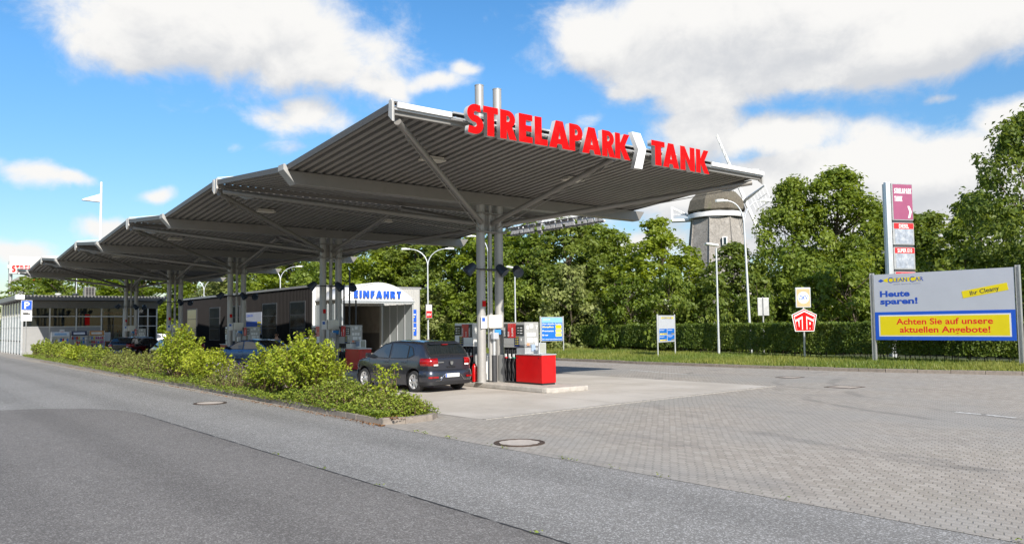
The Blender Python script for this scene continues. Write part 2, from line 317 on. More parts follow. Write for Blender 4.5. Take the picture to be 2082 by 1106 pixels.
def pavers(t,v):
    k=T(t); x,y,_=k.xyz(v)
    # wobble so courses are not laser straight
    w=k.m('MULTIPLY',k.m('SUBTRACT',k.noise(v,.9,2),.5),.05)
    yy=k.m('ADD',y,w); xx=k.m('ADD',x,w)
    PX,PY=.150,.118
    tri=k.m('ABSOLUTE',k.m('SUBTRACT',k.m('FRACT',k.m('DIVIDE',xx,PX)),.5))
    ya=k.m('MULTIPLY_ADD',tri,.022,yy)
    row=k.m('DIVIDE',ya,PY); ri=k.m('FLOOR',row); fy=k.m('FRACT',row)
    xa=k.m('ADD',k.m('MULTIPLY_ADD',k.m('MODULO',k.m('ABSOLUTE',ri),3.0),PX*.3333,xx),k.m('MULTIPLY',fy,PY*.38))
    cl=k.m('DIVIDE',xa,PX); ci=k.m('FLOOR',cl); fx=k.m('FRACT',cl)
    jy=k.m('ABSOLUTE',k.m('SUBTRACT',fy,.5)); jx=k.m('ABSOLUTE',k.m('SUBTRACT',fx,.5))
    my=k.rng(jy,.455,.485,0,1,True); mxx=k.m('MULTIPLY',k.rng(jx,.425,.465,0,1,True),k.rng(jy,.22,.42,1,.15))
    wn=t.nodes.new('ShaderNodeTexWhiteNoise'); wn.noise_dimensions='2D'; t.links.new(k.comb(ci,ri),wn.inputs['Vector'])
    c=k.mix(wn.outputs['Value'],(.300,.268,.228),(.385,.348,.302))
    big=k.noise(v,.16,5); c=k.mix(k.rng(big,.4,.65,0,.75,True),c,(.305,.292,.268))
    c=k.mix(1.0,c,k.grey(k.rng(k.noise(v,40,4,.7),.25,.75,.84,1.13)),'MULTIPLY')
    st=k.noise(k.comb(k.m('MULTIPLY',x,.35),k.m('MULTIPLY',y,1.3)),.8,6,.65); c=k.mix(k.rng(st,.52,.74,0,.5,True),c,(.15,.145,.14))
    # tyre tracks sweeping across the paving, and mossy joints in patches
    rad=k.m('SQRT',k.m('ADD',k.m('POWER',k.m('SUBTRACT',x,2.0),2.0),k.m('POWER',k.m('ADD',y,30.0),2.0)))
    for r0 in (13.5,15.1,19.2):
        tw=k.m('ABSOLUTE',k.m('SUBTRACT',k.m('ADD',rad,k.m('MULTIPLY',k.noise(v,.4,2),.8)),r0)); tm=k.m('MULTIPLY',k.rng(tw,.06,.22,1,0,True),k.rng(k.noise(v,.5,4),.42,.62,0,.36,True)); c=k.mix(tm,c,(.10,.098,.095))
    jn=k.rng(k.noise(v,2.2,3),.35,.6,.35,1)
    c=k.mix(k.m('MULTIPLY',my,k.m('MULTIPLY',jn,.6)),c,(.10,.095,.08)); c=k.mix(k.m('MULTIPLY',mxx,k.m('MULTIPLY_ADD',jn,.34,.14)),c,k.mix(k.rng(k.noise(v,.7,4),.5,.62,0,1,True),(.045,.042,.035),(.07,.085,.03)))
    return c,k.m('SUBTRACT',1.0,k.m('MAXIMUM',my,mxx))
m_pav=shader('interlocking_pavers',pavers,.85,(.5,.01))
def concrete(t,v):
    k=T(t); x,y,_=k.xyz(v); c=k.mix(k.rng(k.noise(v,.5,6),.35,.65,0,1,True),(.40,.365,.32),(.475,.44,.395))
    c=k.mix(1.0,c,k.grey(k.rng(k.noise(v,30,5,.7),.25,.75,.9,1.1)),'MULTIPLY')
    c=k.mix(k.rng(k.noise(k.comb(k.m('MULTIPLY',x,.4),y),1.1,6,.7),.55,.75,0,.45,True),c,(.24,.225,.21))
    jx=k.m('ABSOLUTE',k.m('SUBTRACT',k.m('FRACT',k.m('DIVIDE',k.m('ADD',x,1.3),5.0)),.5)); jy=k.m('ABSOLUTE',k.m('SUBTRACT',k.m('FRACT',k.m('DIVIDE',k.m('ADD',y,.6),4.6)),.5))
    j=k.m('MAXIMUM',k.rng(jx,.497,.4985,0,1),k.rng(jy,.4968,.4984,0,1)); c=k.mix(k.m('MULTIPLY',j,.7),c,(.16,.15,.14))
    return c,k.m('SUBTRACT',1.0,j)
m_conc=shader('forecourt_concrete',concrete,.85,(.2,.005))
m_kerb=mat('kerb_stone',(.235,.20,.168),.9,var=.25,vs=9,bump=.5,bs=60,stain=((.12,.11,.085),3.5,.5,.6))
m_kerbl=mat('island_concrete',(.40,.37,.33),.9,var=.2,vs=6,bump=.4,bs=50,stain=((.2,.18,.16),2.5,.52,.6))
m_soil=mat('soil',(.10,.075,.05),.95,var=.4,vs=14,bump=.8,bs=30)
m_grassbase=mat('turf',(.13,.165,.035),.95,var=.35,vs=2.5,bump=.6,bs=50,stain=((.19,.16,.07),.8,.52,.6))
m_earth=mat('woodland_floor',(.05,.06,.025),.95,var=.35,vs=.5)
# ------------------------------------------------------------------ setting
def sheet(name,pts,z,m,kind='structure'):
    mb=MB(); mb.poly([(x,y,z) for x,y in pts]); o=mb.build(name,m,fix=False); o['kind']=kind; return o
sheet('ground',[(-900,-900),(900,-900),(900,900),(-900,900)],-.01,m_earth)
sheet('road',[(-120,-7.85),(400,-7.85),(400,60),(-120,60)],0,m_asph_l)
dk=[(-120,-4.9),(20.3,-4.88)]+[(20.3+3.2*math.sin(R(a)),-4.88+3.0*(1-math.cos(R(a)))) for a in (20,40,60,75,90)]+[(23.8,2),(24.2,60),(-120,60)]
sheet('asphalt_patch',dk,.004,m_asph_d)
kerbline=[(-60,-41),(-20,-38),(0,-34.5),(6.5,-32.6),(10.7,-31.3),(14.9,-30.1),(17.8,-29.65),(22,-29.25),(26.5,-29.1),(32.4,-29.3),(40,-30.2),(48,-31.6),(60,-34.4),(90,-40)]
sheet('forecourt_paving',[(-120,-7.85),(-120,-41)]+[(x,y) for x,y in kerbline]+[(140,-44),(140,-7.85)],.004,m_pav)
sheet('concrete_slab',[(13.5,-9.9),(14.2,-21.4),(86,-21.4),(86,-9.9)],.008,m_conc)
# tar seam along the patch edge
mb=MB(); rn=random.Random(4); A=[];B=[]
for i in range(180):
    x=-6+i*.146; w=rn.uniform(.004,.022); A.append((x,-4.885+rn.uniform(-.006,.006)+w,.0075)); B.append((x,-4.885-w*.6,.0075))
mb.grid([A,B]); o=mb.build('tar_seam',mat('tar',(.03,.03,.03),.6,var=.3,vs=12),fix=False); o['kind']='structure'
# a soldier course of setts edging the slab
mb=MB(); random.seed(3)
for i in range(72):
    y=-9.95-i*.16; x=13.42+(-9.9-y)*.0609; dx=random.uniform(-.012,.012)
    mb.box(x-.09+dx,x+.05+dx,y-.145,y,.0,.017+random.uniform(0,.006))
e=mb.build('sett_edging',mat('sett_stone',(.30,.28,.25),.9,var=.3,vs=7,bump=.4),bevel=.006); e['kind']='structure'
# planted island
isl=[(14.46,-9.5),(14.05,-9.1),(13.95,-8.4),(14.15,-8.0),(15.2,-7.95),(17.25,-8.06),(26,-8.25),(37.8,-8.5),(55,-8.95),(73,-9.25),(73.4,-10.6),(55,-10.3),(38,-10),(20,-9.75)]
sheet('planting_soil',isl,.10,m_soil)
def kerb_run(pts,w,h,m,name,seg=1.0,closed=False,side=1,gap=.012):
    mb=MB(); P=[Vector((x,y,0)) for x,y in pts]
    if closed: P.append(P[0])
    for a,b in zip(P,P[1:]):
        d=b-a; ln=d.length; n=max(1,round(ln/seg)); t=d.normalized(); nn=Vector((-t.y,t.x,0))*side
        for i in range(n):
            q0=a+d*(i/n)+t*gap/2; q1=a+d*((i+1)/n)-t*gap/2; j=random.uniform(-.008,.008); k=random.uniform(-.012,.012)
            vs=[q0-nn*j,q1-nn*j,q1+nn*w,q0+nn*w]
            mb.add([(v.x,v.y,-.02) for v in vs]+[(v.x,v.y,h+k) for v in vs],[(3,2,1,0),(4,5,6,7),(0,1,5,4),(1,2,6,5),(2,3,7,6),(3,0,4,7)])
    o=mb.build(name,m,bevel=.012); o['kind']='structure'; return o
kerb_run(isl,.14,.13,m_kerb,'planting_kerb',.5,True,side=-1)
kerb_run(kerbline,.13,.13,m_kerb,'verge_kerb',1.0,side=1)
# verge behind the far kerb: rises gently to the hedge
mb=MB(); rows=[]
hedgeline=[(-60,-46),(-20,-42),(0,-38.2),(5,-37),(10,-36.6),(15,-36.5),(19,-36.8),(22,-37.3),(25,-37.9),(29,-38.9),(34,-39.4),(40,-40.6),(46,-41.8),(56,-44),(75,-47)]
def lerp_line(line,x):
    for (x0,y0),(x1,y1) in zip(line,line[1:]):
        if x0<=x<=x1: return y0+(y1-y0)*(x-x0)/(x1-x0)
    return line[0][1] if x<line[0][0] else line[-1][1]
for i in range(136):
    x=-60+i; y0=lerp_line(kerbline,x)-.0; y1=lerp_line(hedgeline,x)-2.5
    rows.append([(x,y0+(y1-y0)*t,.105+.05*t+.03*math.sin(x*1.3+t*7)*math.sin(t*math.pi)) for t in (0,.2,.4,.6,.8,1)])
mb.grid(rows); v=mb.build('grass_verge',m_grassbase,smooth=60,fix=False); v['kind']='structure'
# worn white markings
m_paint=mat('worn_paint',(.62,.61,.58),.8,var=.25,vs=8,stain=((.36,.34,.31),9,.42,.9))
for i,pp in enumerate([[(23.4,-25.1),(21.4,-24.6)],[(21.2,-24.55),(19.7,-24.3)],[(7.44,-17.95),(6.9,-17.86)],[(6.8,-17.85),(6.2,-17.7)]]):
    (a,b),(c,d)=pp; w=.06 if i<2 else .08
    mb=MB(); n=14; rn=random.Random(i); top=[];bot=[]
    for k in range(n+1):
        x=a+(c-a)*k/n;y=b+(d-b)*k/n; top.append((x,y+w*rn.uniform(.5,1.1),.0075)); bot.append((x,y-w*rn.uniform(.5,1.1),.0075))
    mb.grid([top,bot]); o=mb.build('road_marking',m_paint,fix=False); o['kind']='structure'
# manholes
m_iron=mat('rusty_iron',(.085,.06,.045),.75,.4,var=.4,vs=18,bump=.4)
m_mhc=mat('manhole_concrete',(.42,.37,.32),.9,var=.18,vs=7,bump=.3,stain=((.25,.22,.18),5,.55,.6))
def manhole(x,y,r,label,sq=False):
    t=thing('manhole_cover',label,'manhole cover',(x,y,0))
    if sq:
        mb=MB()
        for a in ((-r,r,-r,-r+.07),(-r,r,r-.07,r),(-r,-r+.07,-r+.07,r-.07),(r-.07,r,-r+.07,r-.07)): mb.box(*a,.0,.016)
        mb.build('rim',m_iron,t,bevel=.004); mb=MB(); mb.box(-r+.075,r-.075,-r+.075,r-.075,0,.013)
        for i in range(5): mb.box(-r+.12,r-.12,-r+.14+i*(2*r-.3)/5,-r+.2+i*(2*r-.3)/5,.0135,.018)
        mb.build('lid',m_mhc,t); return
    mb=MB(); mb.lathe([(r*.80,.003),(r*.80,.018),(r*.86,.019),(r*.87,.013),(r*.93,.013),(r*.94,.019),(r,.017),(r,.003)],40); mb.build('rim',m_iron,t,smooth=30)
    mb=MB(); rn=random.Random(int(x*10)); P=[]
    for i in range(40):
        a=2*math.pi*i/40; rr=r*.79*(1 if rn.random()<.7 else rn.uniform(.9,.97)); P.append((rr*math.cos(a),rr*math.sin(a),.016))
    mb.poly(P); mb.build('lid',m_mhc,t)
manhole(10.34,-8.40,.425,'round concrete filled manhole cover in the pavers beside the road')
manhole(21.4,-6.95,.42,'round rusty manhole cover in the asphalt before the shrubs')
manhole(12.42,-22.54,.42,'square gully cover in the open paving right of the slab',True)
manhole(15.9,-25.2,.36,'square dark cover in the paving near the far kerb',True)
# ------------------------------------------------------------------ canopy
m_steel=mat('shaded_painted_steel',(.235,.222,.205),.42,.25,var=.08,vs=2,stain=((.14,.12,.10),2.5,.56,.4))  # darker copy of the column steel, shade under the roof put into its colour
m_col=mat('sunlit_column_steel',(.36,.35,.335),.4,.2,var=.08,vs=2,stain=((.24,.215,.19),1.8,.56,.5))  # same steel in a lighter tone, as the sunlit columns show it
m_steel2=mat('galvanised_steel',(.46,.46,.455),.38,.55,var=.12,vs=5)
m_sheet=mat('corrugated_sheet',(.235,.222,.205),.5,.1,var=.10,vs=1.2,stain=((.16,.135,.11),1.6,.55,.45))
m_lightsteel=mat('pale_steel',(.42,.41,.39),.4,.2,var=.15,vs=6)
m_white=mat('white_paint',(.72,.72,.71),.4,var=.05)
m_red=mat('sign_red',(.50,.002,.002),.45,var=.16,vs=1.8,spec=.14,stain=((.40,.012,.010),2.2,.5,.8))
m_black=mat('black_plastic',(.018,.018,.02),.4,var=.2)
m_dark=mat('dark_grey_metal',(.06,.062,.068),.45,.3,var=.15)
X0,SP=20.358,11.429; YLEG=(-15.045,-15.771); YL,YR=-8.767,-22.33; RL,RRr=-8.554,-22.02
ZR,ZV=6.62,6.17      # underside of sheet at ridge and at valley
def corr(mb,xa,za,xb,zb,y0,y1,p=.262,d=.13):
    n=int((y0-y1)/p); prof=[]
    for i in range(n):
        y=y0-i*p
        prof+=[(y,0),(y-p*.46,0),(y-p*.54,d),(y-p*.92,d)]
    prof.append((y0-n*p,0))
    mb.grid([[(xa,y,za+dz) for y,dz in prof],[(xb,y,zb+dz) for y,dz in prof]])
def canopy(k,label):
    x=X0+k*SP; t=thing('canopy_bay',label,'canopy',(x,-15.41,0),0,'canopy bays over the pump islands'); oy=15.41
    def P(mb,name,m,**kw):
        mb.v=[(a,b+oy,c) for a,b,c in mb.v]; return mb.build(name,m,t,**kw)
    xf,xr=-SP/2,SP/2-.12
    for nm,xe in (('front',xf+.02),('rear',xr)):
        mb=MB(); corr(mb,0,ZV,xe,ZR,RL-.03,RRr+.03); o=P(mb,'roof_sheet',m_sheet,fix=False)
        so=o.modifiers.new('thickness','SOLIDIFY'); so.thickness=.006; so.offset=1
        # side edge trims
        for ye in (RL,RRr):
            mb=MB(); mb.prism([(0,ye-.03,ZV-.02),(xe,ye-.03,ZR-.02),(xe,ye-.03,ZR+.135),(0,ye-.03,ZV+.135)],(0,.06,0)); P(mb,'edge_trim',mat('dark_trim',(.085,.08,.075),.5,.2))
    # valley box beam with slanted ends
    mb=MB(); h=.36; zt=ZV-.012; w=.17
    mb.prism([(-w,YL+.34,zt),(-w,YL,zt-h),(-w,YR,zt-h),(-w,YR-.30,zt)][::1],(2*w,0,0)); P(mb,'valley_beam',m_steel,bevel=.012)
    mb=MB(); mb.prism([(-.19,YL+.02,zt-h-.004),(-.19,YL+.36,zt),(-.19,YL+.36,zt+.16),(-.19,YL+.30,zt+.16)],(.38,0,0)); P(mb,'end_plate',mat('dull_plate',(.33,.325,.31),.5,.1),bevel=.01)
    # purlins at ridge
    for xe in (xf+.10,xr-.10):
        mb=MB(); mb.box(xe-.05,xe+.05,RL-.05,RRr+.05,ZR-.14,ZR-.008); P(mb,'ridge_purlin',m_steel)
    # eave / ridge cap
    mb=MB(); mb.box(xf-.05,xf+.10,RL,RRr,ZR+.085,ZR+.125); P(mb,'ridge_cap',MATS['dark_trim'])
    # columns
    top=9.66 if k==0 else 7.3
    for y in YLEG:
        mb=MB(); mb.tube((0,y,.16),(0,y,top),.142,n=24); mb.tube((0,y,top),(0,y,top+.02),.15,n=24)
        mb.tube((0,y,.16),(0,y,.18),.2,n=20); P(mb,'column',m_col,smooth=40)
    mb=MB(); mb.tube((-.02,-15.40,.2),(-.02,-15.40,5.8),.07,n=14); P(mb,'drain_pipe',m_col,smooth=40)
    # collars
    for z in (4.93,5.52):
        mb=MB()
        mb.box(-.19,.19,YLEG[0]+.20,YLEG[1]-.20,z-.02,z+.02); P(mb,'collar_plate',m_steel,bevel=.006)
    mb=MB(); mb.box(-.015,.015,YLEG[0]-.12,YLEG[1]+.12,4.95,5.5); P(mb,'web_plate',m_steel)
    # struts
    hub={1:(YLEG[0]+.10),-1:(YLEG[1]-.10),0:-15.41}
    for sx,xe in ((-1,xf+.16),(1,xr-.16)):
        for sy,ye in ((1,RL-.18),(0,-15.41),(-1,RRr+.35)):
            a=Vector((sx*.16,hub[sy],5.22)); b=Vector((xe,ye,ZR-.24))
            mb=MB(); mb.tube(a,b,.082,n=14); d=(b-a)
            # gusset near the head and tension rod under the strut
            q=a+d*.86; g=Vector((0,0,-.17)); mb.prism([q+Vector((0,-.012,-.05)),q+d*.10+Vector((0,-.012,-.05)),q+d*.05+g+Vector((0,-.012,0))],(0,.024,0))
            mb.tube(a+Vector((0,0,-.26)),q+d*.05+Vector((0,0,-.13)),.014,n=6)
            P(mb,'strut',m_steel,smooth=40)
    # white hanger plates at the ridge corners
    for xe in (xf+.02,xr-.02):
        for ye in (RL+.02,RRr-.02):
            mb=MB(); sx_=1 if xe>0 else -1; mb.prism([(xe+.03*sx_,ye-.03,ZR-.30),(xe+.03*sx_,ye-.03,ZR+.12)]+[(xe-sx_*(.06+.07*math.cos(R(a))),ye-.03,ZR+.14+.05*math.sin(R(a))) for a in (150,90,30)]+[(xe-sx_*.14,ye-.03,ZR-.16)],(0,.06,0)); P(mb,'hanger_plate',m_lightsteel,bevel=.008)
    # tie rods from ridge corners back up to the column heads
    for sx,xe in ((-1,xf+.1),(1,xr-.1)):
        for ye,yc in ((RL,YLEG[0]),(RRr,YLEG[1])):
            if k>0 and sx<0: continue
            mb=MB()
            for dz in (0,.16): mb.tube((xe,ye,ZR+.2-dz*.3),(0,yc,7.25-dz*1.6),.014,n=6)
            P(mb,'tie_rod',m_white)
    # recessed soffit lights
    for (lx,ly) in ((-2.9,-11.35),(-2.9,-16.4),(2.2,-12.4),(2.2,-18.2)):
        z=ZV+(ZR-ZV)*abs(lx)/(SP/2)-.11
        mb=MB(); mb.prism([(lx-.13,ly-.30,z+.10),(lx+.13,ly-.30,z+.10),(lx+.13,ly+.30,z+.10),(lx-.13,ly+.30,z+.10)],(0,0,-.07)); mb.box(lx-.16,lx+.16,ly-.34,ly+.34,z-.01,z+.03); P(mb,'soffit_light',mat('lamp_housing',(.62,.58,.50),.5,var=.1),bevel=.01)
    # floodlight bar across the columns
    mb=MB(); mb.tube((-.22,YLEG[0]+.85,3.72),(-.22,YLEG[1]-.75,3.72),.022,n=8); mb.box(-.24,.02,-15.5,-15.3,3.69,3.75); P(mb,'light_bar',m_dark)
    for ly,tx,ty in ((YLEG[0]+.62,.2,.5),(YLEG[1]+.12,-.5,-.3),(YLEG[1]-.52,-.75,.25)):
        c=Vector((-.3,ly,3.72)); d=Vector((tx,ty,-.55)).normalized(); q=d.to_track_quat('Z','Y').to_matrix().to_4x4(); q.translation=c
        mb=MB(); mb.lathe([(.0,-.20),(.09,-.19),(.13,-.12),(.165,.12),(.175,.17),(.155,.16),(.0,.13)],14,q); P(mb,'floodlight',mat('floodlight_blue',(.045,.06,.085),.4,.4),smooth=35)
    # small notices on the front column
    y=YLEG[0]
    mb=MB(); mb.box(-.175,-.16,y-.10,y+.13,1.86,2.24); P(mb,'notice',m_white)
    mb=MB(); mb.box(-.179,-.1755,y-.02,y+.10,2.08,2.2); P(mb,'notice_print',mat('print_blue',(.02,.10,.42),.5))
    mb=MB(); mb.box(-.172,-.158,y-.06,y+.07,2.55,2.73); P(mb,'fire_notice',m_red)
    return t,P
labs=['nearest canopy bay, carrying the red lettering and two tall column stubs','second canopy bay, directly behind the lettered front bay','third canopy bay from the front, with the roof mast lamp on its beam end','fourth canopy bay, between the mast lamp bay and the shop end','last canopy bay, farthest away, next to the shop']
for k in range(5):
    t,P=canopy(k,labs[k])
    if k==0:
        xf=-SP/2
        # front fascia gutter: bright outer ends, open rails in the lettered middle
        for ya,yb in ((RL-.05,-10.0),(-19.35,RRr+.02)):
            mb=MB(); mb.box(xf-.09,xf-.03,ya,yb,ZR-.01,ZR+.11); P(mb,'fascia_panel',m_white,bevel=.006)
        mb=MB(); mb.box(xf-.03,xf+.06,RL,RRr,ZR-.05,ZR-.012); P(mb,'eave_angle',m_steel2)
        mb=MB()
        for z in (ZR-.02,ZR+.10): mb.box(xf-.13,xf-.09,-10.0,-19.3,z-.02,z+.02)
        P(mb,'sign_rail',m_steel2)
# the big red letters, hung on the rails of the front eave
m_side=mat('letter_return',(.50,.50,.50),.4,var=.06)
def letter_obj(ch,w,h,depth,mt,parent,face):
    me=glyph(ch,w,h,depth,mt); me.materials.clear(); me.materials.append(m_side); me.materials.append(face)
    n=(mt.to_3x3()@Vector((0,0,1))).normalized()
    for p in me.polygons: p.material_index=1 if p.normal.dot(n)>.7 else 0
    return link('letter',me,parent)
XLt=X0-SP/2-.20
ls=thing('letter_sign','row of large red capital letters with a white chevron on the front canopy eave','sign',(XLt,-14.6,6.28))
SIG=[('S',-10.29,-10.68),('T',-10.73,-11.16),('R',-11.22,-11.71),('E',-11.78,-12.2),('L',-12.27,-12.68),('A',-12.73,-13.41),('P',-13.40,-13.86),('A',-13.84,-14.51),('R',-14.55,-15.03),('K',-15.03,-15.59),('>',-15.68,-16.24),('T',-16.45,-17.00),('A',-16.92,-17.60),('N',-17.66,-18.30),('K',-18.36,-18.95)]
for ch,a,b in SIG:
    mt=frame((0,a+14.6,0),(0,-1,0),(0,0,1))
    letter_obj(ch,abs(b-a),.68,.14,mt,ls,m_white if ch=='>' else m_red)
# the same lettering on the right hand side of the second bay, seen from behind
l2=thing('letter_sign','second row of sign letters seen from behind under the right canopy edge','sign',(25.4,-22.75,6.02))
for ch,a,b in SIG:
    w=abs(b-a)
    c=letter_obj(ch,w*.7,.42,.09,frame((-3.0+(-a-10.29)*.7,0,0),(1,0,0),(0,0,1)),l2,m_white if ch=='>' else m_red)
mb=MB(); mb.box(-3.0,3.3,.06,.1,.02,.06); mb.box(-3.0,3.3,.06,.1,.34,.38); mb.build('sign_rail',m_dark,l2)
# mast lamp on the end of the third bay's beam
ml=thing('mast_lamp','tall white mast lamp with a wedge shaped head standing on the canopy edge','lamp',(43.22,-8.62,6.1))
mb=MB(); mb.tube((0,0,0),(0,0,3.17),.06,.05,n=12); mb.box(-.1,.1,-.1,.1,0,.03); mb.build('pole',m_white,ml,smooth=40)
mb=MB(); mb.prism([(-.11,.06,2.56),(-.11,.06,2.16),(-.11,.84,2.19),(-.11,.84,2.24)],(.26,0,0)); mb.build('lamp_head',m_white,ml,bevel=.01)
# ------------------------------------------------------------------ pump islands and pumps
m_pumpgrey=mat('pump_grey',(.36,.36,.35),.35,.15,var=.05,vs=3)
m_pumpred=mat('pump_red',(.50,.003,.004),.3,var=.10,vs=2.5,coat=.2,stain=((.38,.008,.008),3,.52,.8))
m_pumpwhite=mat('pump_white',(.74,.74,.72),.4,var=.05)
m_screen=mat('display_glass',(.02,.023,.025),.12,var=.1)
m_rubber=mat('rubber',(.02,.02,.021),.55,var=.2)
m_label=mat('label_white',(.70,.70,.69),.5,var=.06)
m_green=mat('nozzle_green',(.02,.35,.22),.4)
m_yellow=mat('sign_yellow',(.74,.60,.005),.45,var=.04)
m_blue=mat('sign_blue',(.012,.09,.52),.45,var=.04)
m_alu=mat('aluminium',(.62,.63,.64),.35,.6,var=.08)
m_lred=mat('lettering_red',(.70,.01,.015),.5)
def island(x,label):
    t=tag(None or thing('pump_island',label,'pump island',(x,0,0),0,'pump islands under the canopy'))
    pts=[(-3.0,-14.95)]+[(-3.0-.32*math.sin(R(a)),-14.95-.32+.32*math.cos(R(a))) for a in (30,60,90)]+[(-3.32+.32*(1-math.cos(R(a))),-16.35-.32*math.sin(R(a))) for a in (0,30,60,90)]
    pts+=[(4.6,-16.67)]+[(4.9,-16.35),(4.9,-15.27),(4.6,-14.95)]
    mb=MB(); mb.prism([(a,b,0) for a,b in pts],(0,0,.16)); mb.build('kerb_base',m_kerbl,t,bevel=.035)
def pump(x,y,fx,nums,label,white=False):
    """local: front face +y, red counter towards -x"""
    body=m_pumpwhite if white else m_pumpgrey
    t=thing('fuel_pump',label,'fuel pump',(x,y,.16),0,'fuel pumps on the islands'); MB.FX=fx
    mb=MB(); mb.box(-1.72,-.50,-.28,.28,.055,.88); mb.build('red_counter',m_pumpred,t,bevel=.008)
    mb=MB(); mb.box(-1.70,-.52,-.25,.25,0,.053); mb.build('plinth',m_black,t)
    mb=MB(); mb.box(-1.74,-.50,-.30,.30,.883,.915); mb.build('counter_top',m_alu,t,bevel=.006)
    mb=MB(); mb.box(-1.60,-1.55,.281,.285,.78,.81); mb.box(-.60,-.56,.281,.285,.78,.81); mb.box(-1.724,-1.721,.1,.13,.8,.83); mb.build('lock',m_black,t)
    # cabinet
    mb=MB(); mb.box(-.93,.12,-.29,.27,1.18,1.88); mb.build('cabinet',body,t,bevel=.012)
    mb=MB(); mb.box(-.91,-.50,-.27,.25,.916,1.178); mb.build('cabinet_foot',m_alu,t,bevel=.006)
    mb=MB()
    for i in range(10): mb.box(-.915,-.9105,-.25+i*.05,-.22+i*.05,1.10,1.15); mb.box(-.9+i*.04,-.875+i*.04,.251,.255,1.10,1.15)
    mb.build('vent_slots',m_black,t)
    mb=MB(); mb.box(-.91,-.52,.271,.29,1.47,1.80); mb.build('display_frame',m_dark,t,bevel=.006)
    mb=MB(); mb.box(-.88,-.55,.291,.296,1.50,1.77); s=mb.build('display',m_screen,t)
    mb=MB()
    for i in range(3):
        mb.box(-.70,-.60,.2965,.299,1.70-.08*i,1.715-.08*i); mb.box(-.84,-.74,.2965,.299,1.69-.08*i,1.72-.08*i)
    mb.build('digits',m_label,s)
    # product panels: black, red, red
    for i,(m_,tx) in enumerate(((m_pumpred,'SUPER'),(m_pumpred,'E10'),(m_black,'DIESEL'))):
        px=-.475+i*.198
        mb=MB(); mb.box(px-.02,px+.165,.271,.283,1.40,1.84); q=mb.build('product_panel',m_,t,bevel=.004)
        text(tx,frame((fx*px+(.10 if fx>0 else -.06),.2845,1.44),(0,0,1),(1,0,0)),.10,m_label,q,bold=.02,extr=.001)
    mb=MB(); mb.box(-.49,.12,-.28,.275,1.10,1.178); mb.build('hose_head',body,t,bevel=.006)
    mb=MB(); mb.box(.14,.48,-.26,.20,0,.86); mb.build('side_cabinet',body,t,bevel=.01)
    # payment/notice panel
    mb=MB(); mb.box(-.66,-.42,.271,.277,1.12,1.44); nb=mb.build('notice_panel',mat('notice_navy',(.012,.02,.08),.4),t)
    mb=MB()
    for i in range(3): mb.box(-.62,-.57,.2775,.279,1.34-.07*i,1.37-.07*i); mb.box(-.54,-.46,.2775,.279,1.345-.07*i,1.36-.07*i)
    mb.box(-.65,-.43,.2775,.279,1.405,1.42); mb.build('print',m_yellow,nb)
    # nozzle bay
    mb=MB(); mb.box(-.49,.12,-.28,.06,0,1.098); mb.build('hose_bay',m_alu,t,bevel=.008)
    mb=MB(); mb.box(-.48,.11,.062,.25,0,.05); mb.build('drip_tray',m_black,t); mb=MB(); mb.box(-.48,.11,.0605,.10,.62,1.09); mb.build('nozzle_shade_plate',m_black,t)  # upper black plate puts the shade behind the nozzles into colour
    for i in range(4):
        xx=-.482+i*.198
        mb=MB(); mb.box(xx-.008,xx+.008,.062,.25,.05,1.095); mb.build('divider',m_dark,t)
    for i in range(3):
        xx=-.383+i*.198
        nz=MB(); nz.prism([(xx-.03,.16,.80),(xx-.03,.27,.84),(xx-.03,.25,1.02),(xx-.03,.17,1.06)],(.06,0,0)); nz.tube((xx,.2,1.0),(xx,.13,1.09),.016,n=8); nz.tube((xx,.22,.86),(xx,.27,.66),.035,.02,n=10)
        no=nz.build('nozzle',m_black,t,bevel=.006)
        mb=MB(); mb.box(xx-.045,xx+.045,.15,.285,.765,.80); mb.build('grip_guard',(m_green,m_label,m_lred)[i],no,bevel=.01)
        mb=MB(); mb.box(xx-.04,xx+.04,.268,.288,.80,.90); mb.build('grip_label',m_label,no,bevel=.006)
        pts=[(xx,.27,.67)]+[(xx+.02*math.sin(j),.27+.03*math.sin(j*.6),.67-.055*j) for j in range(1,9)]+[(xx+.05,.22,.14),(xx+.08,.15,.17),(xx+.09,.10,.3),(xx+.09,.085,.6)]
        mb=MB(); mb.path(pts,.017,8); mb.build('hose',m_rubber,t,smooth=60)
    # end face (-x) with pump numbers and stickers
    E=lambda yy,zz:frame((-.9335,yy,zz),(0,-1,0),(0,0,1)) if fx>0 else frame((.9335,-yy,zz),(0,1,0),(0,0,1))
    text(nums[0],E(.20,1.66),.17,m_label,t,bold=.01,name='pump_number'); text(nums[1],E(-.16,1.66),.17,m_label,t,bold=.01,name='pump_number')
    text(nums[0],frame((-.72*fx,.2715,1.30),(-1,0,0),(0,0,1)),.13,m_label,t,bold=.01,name='pump_number')
    mb=MB(); mb.box(-.938,-.932,-.06,.07,1.70,1.82); mb.build('pictogram',m_label,t)
    for j,(yy,zz,w,h,m_) in enumerate(((.14,1.5,.10,.11,m_label),(.02,1.5,.10,.11,m_label),(-.10,1.5,.10,.11,m_label),(.05,1.33,.22,.13,m_label),(-.16,1.33,.12,.12,m_label),(.14,1.2,.10,.07,mat('sticker_orange',(.75,.25,.12),.5)),(-.07,1.09,.16,.2,mat('sticker_blue',(.28,.36,.5),.5)),(-.2,1.2,.09,.10,m_label))):
        mb=MB(); mb.box(-.9365,-.932,yy-w/2,yy+w/2,zz-h/2,zz+h/2); mb.build('sticker',m_,t)
    # small terminal on the counter
    mb=MB(); mb.box(-1.32,-1.26,-.25,.03,.918,1.25); tm=mb.build('terminal',m_alu,t,bevel=.008)
